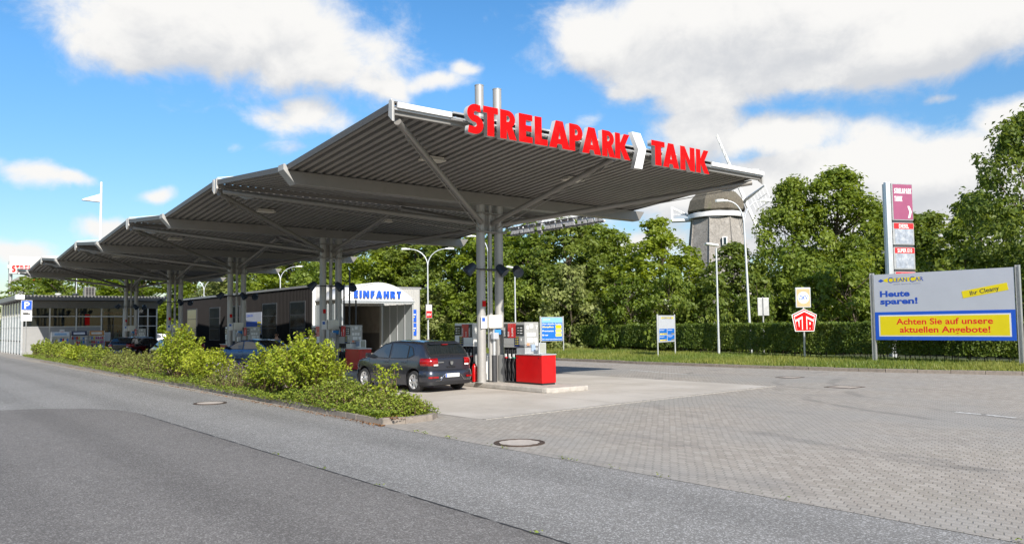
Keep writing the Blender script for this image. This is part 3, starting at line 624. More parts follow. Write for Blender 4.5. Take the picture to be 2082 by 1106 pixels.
    mb=MB(); mb.box(-1.325,-1.321,-.215,-.005,.95,1.22); mb.build('terminal_screen',mat('terminal_screen',(.30,.31,.27),.3),tm); MB.FX=1
ords=['nearest','second','third','fourth','last']
where=['in full sun under the lettered bay','in shade opposite the carwash entrance','in shade beside the blue saloon','in shade beside the black estate','at the far end near the shop']
for k in range(5):
    x=X0+k*SP
    island(x,f'{ords[k]} concrete pump island from the camera, {where[k]}')
    n=[('8','7'),('6','5'),('4','3'),('2','1'),('2','1')][k]
    pump(x-.60,-15.83,1,n,['grey fuel pump with red counter numbered 8 and 7, in sunlight','grey fuel pump with red counter numbered 6 and 5, in shade','grey fuel pump numbered 4 and 3 behind the blue saloon','grey fuel pump behind the black estate, red counter in shade','farthest front fuel pump, near the shop door'][k])
    if k<4: pump(x+1.30,-15.83,-1,n,['white fuel pump with black display behind the dark grey hatchback','white rear pump on the island numbered 6 and 5','white rear pump behind the pump numbered 4 and 3','white rear pump on the fourth island'][k],True)
    # service box and bin between the columns
    t=thing('service_box',f'pale box with a blue paper towel holder between the columns of the {ords[k]} bay','service box',(x-.02,-15.40,.16),0,'service boxes between the columns')
    mb=MB(); mb.box(-.24,-.07,-.30,.22,1.70,2.12); mb.build('cabinet',mat('cream_box',(.66,.64,.57),.5,var=.06),t,bevel=.02)
    mb=MB(); mb.tube((-.11,-.05,0),(-.11,-.05,1.70),.06,n=12); mb.build('post',m_alu,t,smooth=40)
    mb=MB(); mb.tube((-.11,-.05,0),(-.11,-.05,.85),.085,n=12); mb.build('post_sleeve',m_dark,t,smooth=40)
    mb=MB(); mb.box(-.22,-.1,-.28,-.02,1.50,1.66); mb.build('towel_holder',mat('holder_blue',(.05,.25,.62),.4),t,bevel=.01)
    mb=MB(); mb.box(-.28,-.12,-.12,.10,1.35,1.56); mb.build('squeegee_box',mat('box_grey',(.38,.40,.44),.5),t,bevel=.02)
    t=thing('fire_extinguisher',f'red fire extinguisher leaning at the front column of the {ords[k]} bay','fire extinguisher',(x+.35,-15.02,.16),0,'fire extinguishers at the columns')
    mb=MB(); mb.lathe([(0,0),(.08,.01),(.085,.05),(.085,.48),(.05,.56),(.03,.58)],16); mb.build('cylinder',m_pumpred,t,smooth=40)
    mb=MB(); mb.box(-.02,.09,-.02,.02,.58,.64); mb.path([(.05,0,.6),(.11,0,.5),(.1,0,.2)],.012); mb.build('valve',m_black,t)
# ------------------------------------------------------------------ car wash
WX,WY0,WY1,WXE,WH=52.86,-24.19,-33.16,84.0,4.98
m_cladd=mat('dark_cladding',(.022,.0205,.0205),.85,.0,var=.15,vs=1.5,spec=.08)
m_cladl=mat('pale_cladding',(.46,.45,.43),.5,.2,var=.08,vs=1.5)
m_glassd=mat('dark_window_glass',(.012,.018,.022),.05,var=.1,spec=.8)
m_poly=mat('frosted_panel',(.34,.37,.37),.35,var=.05,vs=1)
m_render=mat('bay_wall',(.30,.275,.24),.8,var=.15,vs=1.5,stain=((.16,.14,.12),1,.5,.7))
cw=thing('carwash_building','long dark ribbed carwash building with a white arched entrance porch','building',(WX,WY0,0))
def Q(mb,name,m,par=cw,o=(WX,WY0,0),**kw):
    mb.v=[(a-o[0],b-o[1],c-o[2]) for a,b,c in mb.v]; return mb.build(name,m,par,**kw)
# ribbed long wall (towards the road) with window holes as proud framed windows
mb=MB(); p=.26; n=int((WXE-WX)/p); pr=[]
for i in range(n):
    x=WX+i*p; pr+=[(x,0),(x+p*.5,0),(x+p*.62,.05),(x+p*.88,.05)]
pr.append((WX+n*p,0))
mb.grid([[(x,WY0+d,0) for x,d in pr],[(x,WY0+d,WH-.12) for x,d in pr]]); Q(mb,'wall',m_cladd,fix=False)
mb=MB(); mb.box(WX+.02,WXE,WY0-.3,WY0-.05,0,WH-.2); mb.box(WX+.02,WXE,WY1,WY1+.25,0,WH-.2); mb.box(WXE-.25,WXE,WY1+.25,WY0-.3,0,WH-.2); Q(mb,'wall_core',m_cladd)
mb=MB(); mb.box(WX-.03,WXE+.1,WY1-.1,WY0+.1,WH-.16,WH); Q(mb,'roof_edge',mat('roof_trim',(.30,.30,.30),.5,.3,var=.1))
for (a,b) in ((53.88,56.47),(59.06,61.84),(67.0,69.2),(71.98,74.65),(78.5,81.27)):
    mb=MB(); mb.box(a-.06,b+.06,WY0+.0,WY0+.085,.9,3.9); f=Q(mb,'window_frame',m_dark)
    mb=MB(); mb.box(a+.05,b-.05,WY0+.086,WY0+.095,1.0,3.80); g=Q(mb,'pane',m_glassd,f,(WX,WY0,0)); 
    for zz in (1.95,2.9):
        mb=MB(); mb.box(a+.05,b-.05,WY0+.0955,WY0+.115,zz-.025,zz+.025); Q(mb,'glazing_bar',m_dark,f,(WX,WY0,0))
# front wall: ribbed pale cladding around the opening
def ribwall(y0,y1,z0,z1):
    mb=MB(); p=.22; n=max(1,int((y0-y1)/p)); pr=[]
    for i in range(n):
        y=y0-i*p; pr+=[(y,0),(y-p*.5,0),(y-p*.62,-.04),(y-p*.88,-.04)]
    pr.append((y1,0)); mb.grid([[(WX+d,y,z0) for y,d in pr],[(WX+d,y,z1) for y,d in pr]]); Q(mb,'front_cladding',m_cladl,fix=False)
ribwall(-30.0,WY1+.02,0,WH-.16); ribwall(WY0-.02,-30.0,3.55,WH-.16)
mb=MB(); mb.box(WX+.06,WX+.3,WY0-.3,-24.75,0,3.5); mb.box(WX+.06,WX+.3,-29.75,WY1+.25,0,3.5); mb.box(WX+.06,WX+.3,WY0-.3,WY1+.25,3.5,WH-.2); Q(mb,'front_core',m_cladl)
mb=MB(); mb.box(WX-.06,WX+.05,WY0-.25,WY0-.02,0,WH-.17); Q(mb,'corner_trim',m_white)
# bay interior
mb=MB(); mb.box(WX+.31,WX+16,WY0-.34,WY0-.31,0,3.6); mb.box(WX+.31,WX+16,-29.9,-29.86,0,3.6); mb.box(WX+16,WX+16.1,-29.9,WY0-.31,0,3.6); mb.box(WX+.31,WX+16,-29.9,WY0-.31,3.6,3.65); Q(mb,'bay_lining',m_render)
mb=MB(); mb.box(WX+.31,WX+16,-29.86,-29.83,0,1.5); mb.box(WX+.31,WX+16,WY0-.37,WY0-.34,0,1.5); Q(mb,'dado',mat('bay_dado',(.10,.095,.09),.6,var=.2))
mb=MB(); mb.box(WX+15.9,WX+15.98,-27.6,-26.5,.1,2.9); mb.box(WX+15.9,WX+15.98,-29.3,-28.5,1.2,2.8); Q(mb,'bay_door',m_glassd)
# washing gantry with brushes
gt=thing('wash_gantry','wash gantry with upright brushes inside the carwash bay','wash gantry',(WX+7,-27.1,0))
mb=MB(); mb.box(-.6,.6,2.35,2.65,0,3.2); mb.box(-.6,.6,-2.65,-2.35,0,3.2); mb.box(-.6,.6,-2.65,2.65,2.9,3.3); mb.build('frame',mat('gantry_grey',(.3,.31,.32),.5,var=.1),gt,bevel=.03)
for yy in (1.7,-1.7):
    mb=MB(); mb.lathe([(.05,.4),(.42,.5),(.45,1.4),(.42,2.4),(.05,2.5)],20,Matrix.Translation((0,yy,0))); mb.build('brush',mat('brush_blue',(.03,.05,.16),.9,var=.4,vs=20),gt,smooth=50)
# entrance porch: barrel roof in front of the bay with glazed sides
PX=48.5; PY0,PY1=-24.38,-29.86; ZS,ZA=3.78,4.92; PC=(PY0+PY1)/2; PW=(PY0-PY1)/2
def archz(u): return ZS+(ZA-ZS)*(1-u*u)
us=[-1+i/10 for i in range(21)]
mb=MB(); mb.grid([[(PX,PC-PW*u,archz(u)+.03) for u in us],[(WX-.05,PC-PW*u,archz(u)+.03) for u in us]]); o=Q(mb,'porch_roof',m_white,smooth=60,fix=False)
s_=o.modifiers.new('thickness','SOLIDIFY'); s_.thickness=.05; s_.offset=1
mb=MB(); mb.prism([(PX,PC-PW*u,archz(u)) for u in us]+[(PX,PY1,ZS-.02),(PX,PY0,ZS-.02)],(.06,0,0)); Q(mb,'porch_gable',m_white)
mb=MB(); mb.box(PX-.05,PX+.12,PY1-.05,PY0+.05,ZS-.22,ZS-.021); mb.box(PX-.10,PX+.02,PY1-.12,PY0+.1,ZS-.10,ZS-.06); Q(mb,'lintel',m_alu,bevel=.01)
mb=MB(); mb.box(PX-.035,PX-.004,PC-.03,PC+.03,ZS,ZA-.02); Q(mb,'gable_seam',m_alu)
for yy in (PY0,PY1):
    for i in range(4):
        x0=PX+.1+i*1.06
        mb=MB(); mb.box(x0+.04,x0+1.02,yy-.012,yy+.012,.25,ZS-.25); Q(mb,'side_panel',m_poly)
        mb=MB(); mb.box(x0-.05,x0+.036,yy-.05,yy+.05,0,ZS-.222); Q(mb,'post',m_alu,bevel=.01)
    mb=MB(); mb.box(PX+.1,WX-.1,yy-.05,yy+.05,0,.24); Q(mb,'kick_plate',m_dark)
lm,wd=word('EINFAHRT',frame((PX-.09-WX,PC+1.95-WY0,3.92),(0,-1,0),(0,0,1)),.50,m_blue,cw,track=.20,depth=.09,xs=1.26)
for zz,n_ in ((3.25,3),(2.2,4)):
    mb=MB(); mb.box(WX-.075,WX-.05,-32.35,-32.78,zz-.95,zz-.05+.05); b_=Q(mb,'price_board',m_blue)
    for j in range(n_):
        mb=MB(); mb.box(WX-.078,WX-.0755,-32.4,-32.4-.12-.2*((j*7)%3)/2.,zz-.8+j*.19,zz-.72+j*.19); Q(mb,'print',(m_label,m_yellow,m_label,m_lred)[j],b_,(WX,WY0,0))
# pale blue advert board on the dark wall
wb=thing('wall_board','faded blue and white tariff board on the dark carwash wall','sign board',(63.7,WY0+.1,1.45))
mb=MB(); mb.box(-1.75,1.75,0,.03,0,1.8); mb.build('panel',mat('board_pale',(.35,.38,.46),.5),wb)
mb=MB(); mb.box(-1.7,1.7,.031,.035,.05,1.05); mb.build('blue_field',m_blue,wb)
mb=MB()
for i in range(4): mb.box(-1.65,-.9,.036,.039,.12+.25*i,.28+.25*i)
mb.build('price_fields',m_yellow,wb)
text('CLEAN CAR',frame((1.5,.036,1.45),(-1,0,0),(0,0,1)),.26,m_blue,wb,bold=.015,extr=.001)
# chimney-like vent rods in front of the porch
vr=thing('vent_pipes','three thin dark vent pipes of uneven height beside the carwash entrance','vent pipes',(44.3,-22.35,0))
for dx,h in ((0,4.6),(-.35,5.4),(-.75,3.6)):
    mb=MB(); mb.tube((dx,dx*.55,0),(dx,dx*.55,h),.05,n=10); mb.build('pipe',m_dark,vr,smooth=40)
mb=MB(); mb.tube((.05,.03,1.9),(-.8,-.44,1.9),.03,n=6); mb.build('bracket',m_dark,vr)
# ------------------------------------------------------------------ shop
SX,SY0,SY1,SXE=75.52,-9.44,-19.75,90.0
sh=thing('shop_building','low flat roofed glass fronted station shop behind the last canopy bay','building',(SX,SY0,0))
def H(mb,name,m,par=sh,**kw):
    mb.v=[(a-SX,b-SY0,c) for a,b,c in mb.v]; return mb.build(name,m,par,**kw)
m_shopglass=glass('shop_glass',(.02,.03,.035),.62)
m_fascia=mat('fascia_grey',(.20,.195,.185),.45,.35,var=.1,vs=1.2)
m_panel=mat('pale_panel',(.29,.29,.285),.5,var=.06)
mb=MB(); mb.box(SX-1.0,SXE+.5,SY1-.5,SY0+.6,4.45,4.85); H(mb,'roof',m_fascia,bevel=.03)
mb=MB()
for i in range(4): mb.box(SX-.35+.06*i,SX-.02,SY1-.05,SY0+.05,4.42-.15*(i+1),4.43-.15*i-.012)
H(mb,'fascia',m_fascia,bevel=.01)
mb=MB(); mb.box(SX-1.02,SX-.3,SY0-.0,SY0+.62,4.5,4.88); H(mb,'roof_corner',m_white,bevel=.02)
cols=[SY0,-11.38,-13.34,-15.26,-17.0,-18.2,-19.0,SY1]
for y in cols:
    mb=MB(); mb.box(SX-.05,SX+.06,y-.05,y+.05,0,3.83); H(mb,'mullion',m_alu)
for i,(a,b) in enumerate(zip(cols,cols[1:])):
    for z0,z1 in ((3.17,3.80),(2.32,3.10)):
        if i==3 and z0<3: continue
        mb=MB(); mb.box(SX,SX+.02,a-.055,b+.055,z0,z1); H(mb,'window',m_shopglass)
    for z in (3.135,2.28):
        if i==3 and z<3: continue
        mb=MB(); mb.box(SX-.04,SX+.05,a-.052,b+.052,z-.03,z+.03); H(mb,'transom',m_alu)
    if i in (0,1,2): mb=MB(); mb.box(SX-.01,SX+.05,a-.055,b+.055,.05,2.245); H(mb,'base_panel',m_panel)
    elif i>3: mb=MB(); mb.box(SX,SX+.02,a-.055,b+.055,.1,2.245); H(mb,'window',m_shopglass)
for yy in (-15.75,-16.6):
    mb=MB(); mb.box(SX+.02,SX+.06,yy-.38,yy+.38,.05,3.05); d=H(mb,'door',m_shopglass)
    mb=MB(); mb.box(SX-.02,SX+.07,yy+.36,yy+.41,.05,3.08); H(mb,'door_frame',m_dark,d)
# road side wall of frosted panes between white posts
for i in range(8):
    x=SX+.1+i*1.75
    mb=MB(); mb.box(x-.06,x+.06,SY0-.06,SY0+.08,0,4.4); H(mb,'post',m_alu)
    for z0,z1 in ((.1,1.05),(1.15,2.25),(2.33,3.1),(3.2,4.3)):
        mb=MB(); mb.box(x+.07,x+1.68,SY0-.02,SY0+.01,z0,z1); H(mb,'side_pane',m_poly if z0<3 else m_glassd)
    mb=MB(); mb.box(x+.065,x+1.685,SY0-.04,SY0+.04,3.105,3.19); mb.box(x+.065,x+1.685,SY0-.04,SY0+.04,2.255,2.325); H(mb,'transom',m_alu)
mb=MB(); mb.box(SX+.1,SXE,SY1,SY0-.1,.0,.05); H(mb,'floor',mat('shop_floor',(.22,.21,.2),.5))
mb=MB(); mb.box(SX+7,SX+7.2,SY1,SY0-.1,.05,4.2); mb.box(SX+.1,SXE,SY1-.02,SY1+.12,.05,4.2); H(mb,'back_wall',mat('shop_wall',(.20,.15,.09),.7,var=.2))
mb=MB(); mb.box(SX+.08,SXE,SY1,SY0-.1,4.25,4.3); H(mb,'ceiling',m_panel)
mb=MB(); mb.box(SX-.025,SX-.004,-14.0,-14.36,2.4,3.3); H(mb,'red_banner',m_red)
mb=MB(); mb.box(SX-.12,SX-.06,-13.9,-17.6,3.08,3.16); H(mb,'awning_bar',m_alu)
text('Strelapark Tank',frame((-.02,-6.0,3.30),(0,-1,0),(0,0,1)),.36,mat('gold_lettering',(.35,.22,.10),.5),sh,extr=.002)
# stacked goods inside the shop and by its door
rnd=random.Random(8); GC=[(.6,.05,.04),(.05,.2,.55),(.7,.55,.05),(.08,.3,.1),(.7,.7,.68),(.4,.1,.3)]
def rack(name,label,cat,x,y,w,h,hdr,group=None,rows=4):
    t=thing(name,label,cat,(x,y,.05),0,group)
    mb=MB(); mb.box(0,.55,-w/2,w/2,0,.12); mb.box(.5,.55,-w/2,w/2,.12,h); 
    for i in range(rows): mb.box(.02,.5,-w/2,w/2,.12+i*(h-.5)/rows,.15+i*(h-.5)/rows)
    for s in (-1,1): mb.box(0.0,.55,s*w/2-.02,s*w/2+.02,.12,h)
    mb.build('frame',m_alu,t)
    mb=MB(); mb.prism([(-.03,-w/2,h-.36),(-.03,w/2,h-.36),(.12,w/2,h),(.12,-w/2,h)],(.05,0,0)); mb.build('header_panel',mat('hdr_'+hdr[0],hdr[1],.5),t)
    mb=MB(); mb.prism([(-.037,-w/2*.7,h-.28),(-.037,w/2*.7,h-.28),(.06,w/2*.7,h-.10),(.06,-w/2*.7,h-.10)],(.01,0,0)); mb.build('header_print',mat('hdp_'+hdr[0],hdr[2],.5),t)
    for i in range(rows):
        for j in range(int(w/.16)):
            z=.15+i*(h-.5)/rows; y0=-w/2+.05+j*.16; hh=rnd.uniform(.15,.9*(h-.5)/rows-.04)
            mb=MB(); mb.lathe([(0,z+.001),(.055,z+.001),(.06,z+.02),(.06,z+hh*.7),(.025,z+hh*.85),(.025,z+hh),(0,z+hh)],8,Matrix.Translation((.2,y0+.03,0))); mb.build('bottle',mat('goods_%d'%rnd.randrange(6),GC[rnd.randrange(6)],.4),t)
for i in range(6): mat('goods_%d'%i,GC[i],.4)
rack('newspaper_rack','newspaper rack with a white header, first of three outside the shop','display rack',73.6,-11.9,1.25,1.8,('white',(.75,.75,.74),(.3,.45,.6)),'display racks outside the shop',3)
rack('drinks_rack','drinks rack with a dark header, middle of three outside the shop','display rack',73.6,-13.25,1.2,1.85,('navy',(.05,.05,.09),(.7,.68,.68)),'display racks outside the shop')
rack('drinks_rack','drinks rack with a red and yellow header, nearest the shop door','display rack',73.6,-14.55,1.15,1.85,('mixed',(.6,.25,.06),(.75,.7,.6)),'display racks outside the shop')
for i in range(4):
    rack('drinks_cooler',['lit drinks cooler behind the left door pane of the shop','second drinks cooler from the left inside the shop','third drinks cooler from the left inside the shop','rightmost drinks cooler inside the shop'][i],'cooler',SX+2.6,-15.2-i*1.15,1.1,2.4,('cool',(.5,.55,.6),(.7,.72,.75)),'coolers inside the shop',5)
ab=thing('sandwich_board','brown framed chalk sandwich board standing before the shop door','sandwich board',(72.2,-15.2,.01))
for s in (-1,1):
    mb=MB(); a=frame((s*.16,.3,.0),(0,-1,0),(-s*.16,0,1.0)); mb.box(0,.6,.0,1.05,-.02,.02,a); mb.build('board_frame',mat('board_wood',(.30,.10,.04),.6),ab)
    mb=MB(); mb.box(.06,.54,.1,.98,-.026,.026,a); mb.build('chalk_panel',m_black,ab)
st=thing('door_poster','white poster stand with red and blue print at the shop door','poster',(74.6,-15.35,.02))
mb=MB(); mb.box(-.02,.02,-.45,.35,.35,1.75); mb.build('sheet',m_label,st); mb=MB(); mb.box(-.024,-.0205,-.35,.2,.5,1.0); mb.build('print_area',m_blue,st); mb=MB(); mb.box(-.03,.03,-.03,.03,0,.35); mb.box(-.2,.2,-.2,.2,0,.02); mb.build('foot',m_alu,st)
sg=thing('shop_notice','red and white notice on the pale shop front panel','notice',(SX-.02,-12.3,1.55))
mb=MB(); mb.box(-.01,0,-.18,.18,0,.5); mb.build('plate',m_label,sg); mb=MB(); mb.box(-.014,-.0105,-.12,.12,.08,.34); mb.build('print_area',m_red,sg)
ac=thing('air_conditioner','grey louvred air conditioning unit on the shop roof','air conditioner',(SX+.6,-14.4,4.86))
mb=MB(); mb.box(-.3,.3,-.42,.42,.04,.80); mb.build('casing',m_fascia,ac,bevel=.02)
mb=MB()
for i in range(5):
    for j in range(3): mb.box(-.31,-.302,-.30+j*.22,-.14+j*.22,.1+i*.13,.2+i*.13)
mb.build('grille',m_black,ac)
for yy,hh,nm in ((-12.0,.22,'small white domed roof vent left of the air conditioner'),(-13.3,.25,'dark domed roof vent beside the air conditioner')):
    t=thing('roof_vent',nm,'roof vent',(SX+.3,yy,4.86)); mb=MB(); mb.lathe([(.16,0),(.16,hh*.5),(.26,hh*.55),(.2,hh*.9),(0,hh)],16); mb.build('cowl',m_white if hh<.23 else m_dark,t,smooth=40)
# ------------------------------------------------------------------ lamps, signs
m_pole=mat('lamp_pole',(.58,.60,.62),.4,.45,var=.08)
m_lens=mat('lamp_lens',(.75,.76,.74),.25,var=.04)
def lamp_head(mb,p,d,l=.75,w=.16):
    d=Vector(d).normalized(); s=d.cross(Vector((0,0,1))).normalized()*w; u=Vector((0,0,1)); p=Vector(p)
    a=[p-s*.4,p+d*l*.35-s,p+d*l*.9-s*.8,p+d*l,p+d*l*.9+s*.8,p+d*l*.35+s,p+s*.4]
    mb.prism([q-u*.03 for q in a],u*.10); mb.prism([q+u*.07 for q in a[1:-1]],u*.04)
def double_lamp(x,y,h,ang,label,arm=1.35,lean=0,both=True):
    t=thing('street_lamp',label,'street lamp',(x,y,0),0,'street lamps along the road behind the hedge')
    mb=MB(); mb.tube((0,0,0),(0,0,.9),.10,.09,n=12); mb.tube((0,0,.9),(lean,0,h-1.5),.085,.055,n=12); mb.build('pole',m_pole,t,smooth=40)
    for s in ((1,-1) if both else (1,)):
        dx,dy=math.cos(ang)*s,math.sin(ang)*s
        pts=[(lean+dx*arm*u**1.9,dy*arm*u**1.9,h-1.5+1.5*(1-(1-u)**1.7)) for u in [i/9 for i in range(10)]]
        mb=MB(); mb.path(pts,[.05-.015*i/9 for i in range(10)],8); mb.build('arm',m_pole,t,smooth=60)
        mb=MB(); lamp_head(mb,pts[-1],(dx,dy,-.03)); mb.build('lamp_head',m_lens,t)
    return t
CA=R(-128.7)   # towards the viewer's left/right
double_lamp(28.0,-40.4,9.2,R(-128),'tall double armed street lamp in front of the windmill',.95,.2)
l872=double_lamp(57.1,-36.6,8.5,R(-128),'double armed street lamp right of the carwash carrying a small poster',1.5)
double_lamp(82,-33.9,8.5,R(-128),'double armed street lamp rising above the middle of the carwash roof',1.7)
double_lamp(100,-31.6,8.0,R(-128),'farthest double armed street lamp, above the left end of the carwash',1.3)
double_lamp(49.5,-37.3,8.9,R(60),'street lamp whose pole shows behind the front canopy columns',1.0,0,False)
double_lamp(106.7,-18.8,9.6,R(-128),'street lamp pole rising behind the shop roof',1.2,0,False)
def flat_lamp(x,y,h,label):
    t=thing('car_park_lamp',label,'lamp',(x,y,0),0,'flat headed lamps in the grass verge')
    mb=MB(); mb.tube((0,0,0),(0,0,1.0),.075,n=12); mb.tube((0,0,1.0),(0,0,h-.1),.062,.048,n=12); mb.build('pole',m_pole,t,smooth=40)
    d=Vector((.63,.78,0)); s=Vector((.78,-.63,0))
    mb=MB(); p=Vector((0,0,h)); mb.prism([p-d*.12-s*.16,p+d*.62-s*.27+Vector((0,0,.1)),p+d*.62+s*.27+Vector((0,0,.1)),p-d*.12+s*.16],(0,0,.12)); mb.build('lamp_head',m_lens,t,bevel=.03)
flat_lamp(29.0,-38.7,6.45,'flat headed lamp on a slim pole standing in the grass by the hedge')
flat_lamp(46.7,-37.7,6.2,'flat headed lamp whose pole stands behind the nearest fuel pump')
t=thing('lamp_poster','small white and red sale poster board strapped to the street lamp','poster',(56.9,-36.55,2.68))
F=frame((-.14,.30,0),(.16,-.99,0),(0,0,1)); mb=MB(); mb.box(-.08,.62,-.05,1.12,-.05,.0,F); mb.build('board',m_alu,t); mb=MB(); mb.box(-.02,.56,0,.55,.001,.01,F); mb.build('red_print',m_lred,t); mb=MB(); mb.box(-.02,.56,.56,1.06,.001,.01,F); mb.build('white_print',m_label,t)
text('SSV',F@Matrix.Translation((.02,.16,.011)),.28,m_label,t,bold=.03,extr=.001,width=.5)
# big billboard
bb=thing('billboard','large grey, blue and yellow offer billboard on two steel posts by the hedge','billboard',(17.85,-35.2,0))
d=Vector((12.12-17.85,-35.38+35.2,0)); BL=d.length; F=frame((0,0,0),d,(0,0,1)); TIL=Matrix.Identity(4)
m_bbgrey=mat('billboard_grey',(.45,.47,.53),.5,var=.04,vs=1,stain=((.38,.39,.42),2,.6,.4))
for x in (-.08,BL+.02):
    mb=MB(); mb.box(x-.06,x+.10,0,4.1,-.10,-.02,F); mb.box(x-.06,x-.03,0,4.1,-.019,.05,F); mb.box(x+.07,x+.10,0,4.1,-.019,.05,F); mb.build('post',m_steel2,bb)
mb=MB(); mb.box(.04,BL-.08,1.10,4.02,-.016,.03,F); mb.build('panel',m_bbgrey,bb)
mb=MB(); mb.box(.045,BL-.085,1.105,2.34,.0305,.036,F); bl=mb.build('blue_field',m_blue,bb)
mb=MB(); mb.box(.21,BL-.25,1.26,2.20,.0365,.039,F); mb.build('white_border',m_label,bb)
mb=MB(); mb.box(.27,BL-.31,1.31,2.145,.0395,.042,F); mb.build('yellow_field',m_yellow,bb)
tx=lambda s,x,z,size,m,b=.0,al='LEFT',w=None,sh=0,zz=.043: text(s,F@Matrix.Translation((x,z,zz)),size,m,bb,bold=b,extr=.0015,align=al,width=w,shear=sh)
tx('Achten Sie auf unsere',.98,1.79,.36,m_lred,.018,w=3.85); tx('aktuellen Angebote!',1.12,1.44,.36,m_lred,.018,w=3.6)
m_lblue=mat('lettering_blue',(.012,.07,.42),.5)
tx('Heute',.30,3.02,.36,m_lblue,.04,w=1.30,zz=.031); tx('sparen!',.30,2.69,.36,m_lblue,.04,w=1.62,zz=.031)
mb=MB(); mb.prism([(.38,3.73,.0305),(.62,3.66,.0305),(2.10,3.66,.0305),(2.10,3.83,.0305),(.62,3.83,.0305)],(0,0,.002)); mb.v=[tuple(F@Vector(v)) for v in mb.v]; mb.build('logo_bar',m_yellow,bb)
mb=MB(); mb.prism([(.24,3.72,.031),(.36,3.81,.031),(.52,3.73,.031),(.36,3.66,.031)],(0,0,.002)); mb.v=[tuple(F@Vector(v)) for v in mb.v]; mb.build('logo_drop',m_lblue,bb)
tx('C',.66,3.63,.34,m_lblue,.01,zz=.0335); tx('LEAN',.90,3.66,.24,m_lblue,.012,zz=.0335,w=.62); tx('C',1.60,3.63,.34,m_lblue,.01,zz=.0335); tx('AR',1.84,3.66,.24,m_lblue,.012,zz=.0335,w=.36)
tx('waschen, damit es den Lack freut',.92,3.53,.085,mat('print_grey',(.25,.26,.3),.6),.0,zz=.031,w=1.15)
# the banner with its words (the painted figure is left out)
B=F@Matrix.Translation((3.72,2.98,.0315))@Matrix.Rotation(R(9.5),4,'Z')
mb=MB(); mb.box(0,1.72,-.14,.16,0,.004,B); mb.build('banner',m_yellow,bb); text('Ihr Cleany',B@Matrix.Translation((.30,-.07,.005)),.24,mat('print_dark',(.03,.03,.05),.5),bb,bold=.015,extr=.001,width=1.1)
# price tower
pt=thing('price_tower','tall grey price tower with a purple head sign rising behind the billboard','price sign',(20.3,-41.7,0))
D=Vector((-.40,-.917,0)).normalized(); F=frame((0,0,0),D,(0,0,1))
mb=MB(); mb.box(-.02,.20,0,9.28,-.10,.10,F); mb.box(.22,.29,0,9.26,-.07,.07,F); mb.build('mast',m_alu,pt,bevel=.02)
mb=MB(); mb.box(.0,.16,0,9.2,-.22,-.101,F); mb.build('mast_core',m_steel2,pt)
m_purple=mat('sign_purple',(.28,.07,.14),.35,var=.06)
mb=MB(); mb.box(.30,1.60,7.25,9.22,-.14,.14,F); mb.build('head_frame',m_steel2,pt,bevel=.01)
mb=MB(); mb.box(.35,1.57,7.30,9.17,.141,.15,F); hp=mb.build('head_panel',m_purple,pt)
o,w1=word('STRELAPARK',F@Matrix.Translation((.43,8.68,.154)),.28,m_label,hp,track=.13,depth=.004,xs=.55,shear=.04); word('TANK',F@Matrix.Translation((.43,8.26,.154)),.28,m_label,hp,track=.13,depth=.004,xs=.58,shear=.04)
mb=MB(); mb.prism([tuple(F@Vector(v)) for v in ((1.24,8.02,.151),(1.37,8.02,.151),(1.50,7.72,.151),(1.38,7.38,.151),(1.25,7.38,.151),(1.36,7.70,.151))],tuple((F.to_3x3()@Vector((0,0,.004))))); mb.build('arrow',m_label,hp)
m_slats=mat('display_blur',(.26,.29,.34),.3,var=.35,vs=5,stain=((.45,.47,.50),3,.45,.8))
for i,(nm,z1) in enumerate((('DIESEL',7.13),('SUPER E10',5.83),('SUPER',4.53))):
    z0=z1-1.18
    mb=MB(); mb.box(.30,1.62,z0,z1,-.14,.12,F); mb.build('price_box',m_steel2,pt,bevel=.01)
    mb=MB(); mb.box(.36,1.58,z1-.32,z1-.03,.121,.135,F); h_=mb.build('fuel_header',m_lred,pt)
    text(nm,F@Matrix.Translation((.97,z1-.28,.137)),.28,m_label,h_,bold=.02,extr=.002,align='CENTER',width={'DIESEL':.62,'SUPER E10':.92,'SUPER':.58,'SUPER PLUS':.95}[nm])
    mb=MB(); mb.box(.41,1.54,z0+.06,z1-.34,.121,.13,F); mb.build('price_display',m_slats,pt)
    mb=MB(); mb.box(.30,1.58,z1+.02,z1+.10,-.12,.1,F); mb.build('spacer',m_dark,pt)
# fuel card signs on one post
us=thing('fuel_card_sign','red pentagon sign under a small beige sign on one grey post','sign',(22.3,-36.75,0))
F=frame((0,0,0),(-.55,-.835,0),(0,0,1))
mb=MB(); mb.tube((0,0,0),(0,0,3.0),.05,n=12); mb.build('post',m_steel2,us,smooth=40)
pen=lambda s,z:[tuple(F@Vector((a*s,2.03+b*s,z))) for a,b in ((-.66,.28),(0,.58),(.66,.28),(.50,-.56),(-.50,-.56))]
nv=tuple(F.to_3x3()@Vector((0,0,.012)))
mb=MB(); mb.prism(pen(1.0,.05),tuple(Vector(nv)*3)); pb=mb.build('pentagon_plate',m_label,us)
mb=MB(); mb.prism(pen(.94,.0865),tuple(Vector(nv)*.3)); mb.build('red_rim',m_red,pb)
mb=MB(); mb.prism(pen(.84,.0905),tuple(Vector(nv)*.3)); mb.build('white_inlay',m_label,pb)
def flat(polys,z,m,name,par,th=.004):
    mb=MB()
    for pp in polys: mb.prism([tuple(F@Vector((a,b,z))) for a,b in pp],tuple(F.to_3x3()@Vector((0,0,th))))
    return mb.build(name,m,par)
z=.095
flat([[(-.52,2.20),(0,2.45),(.52,2.20),(.48,2.05),(.095,2.24),(.095,1.53),(-.095,1.53),(-.095,2.24),(-.48,2.05)]],z,m_red,'letter',pb)
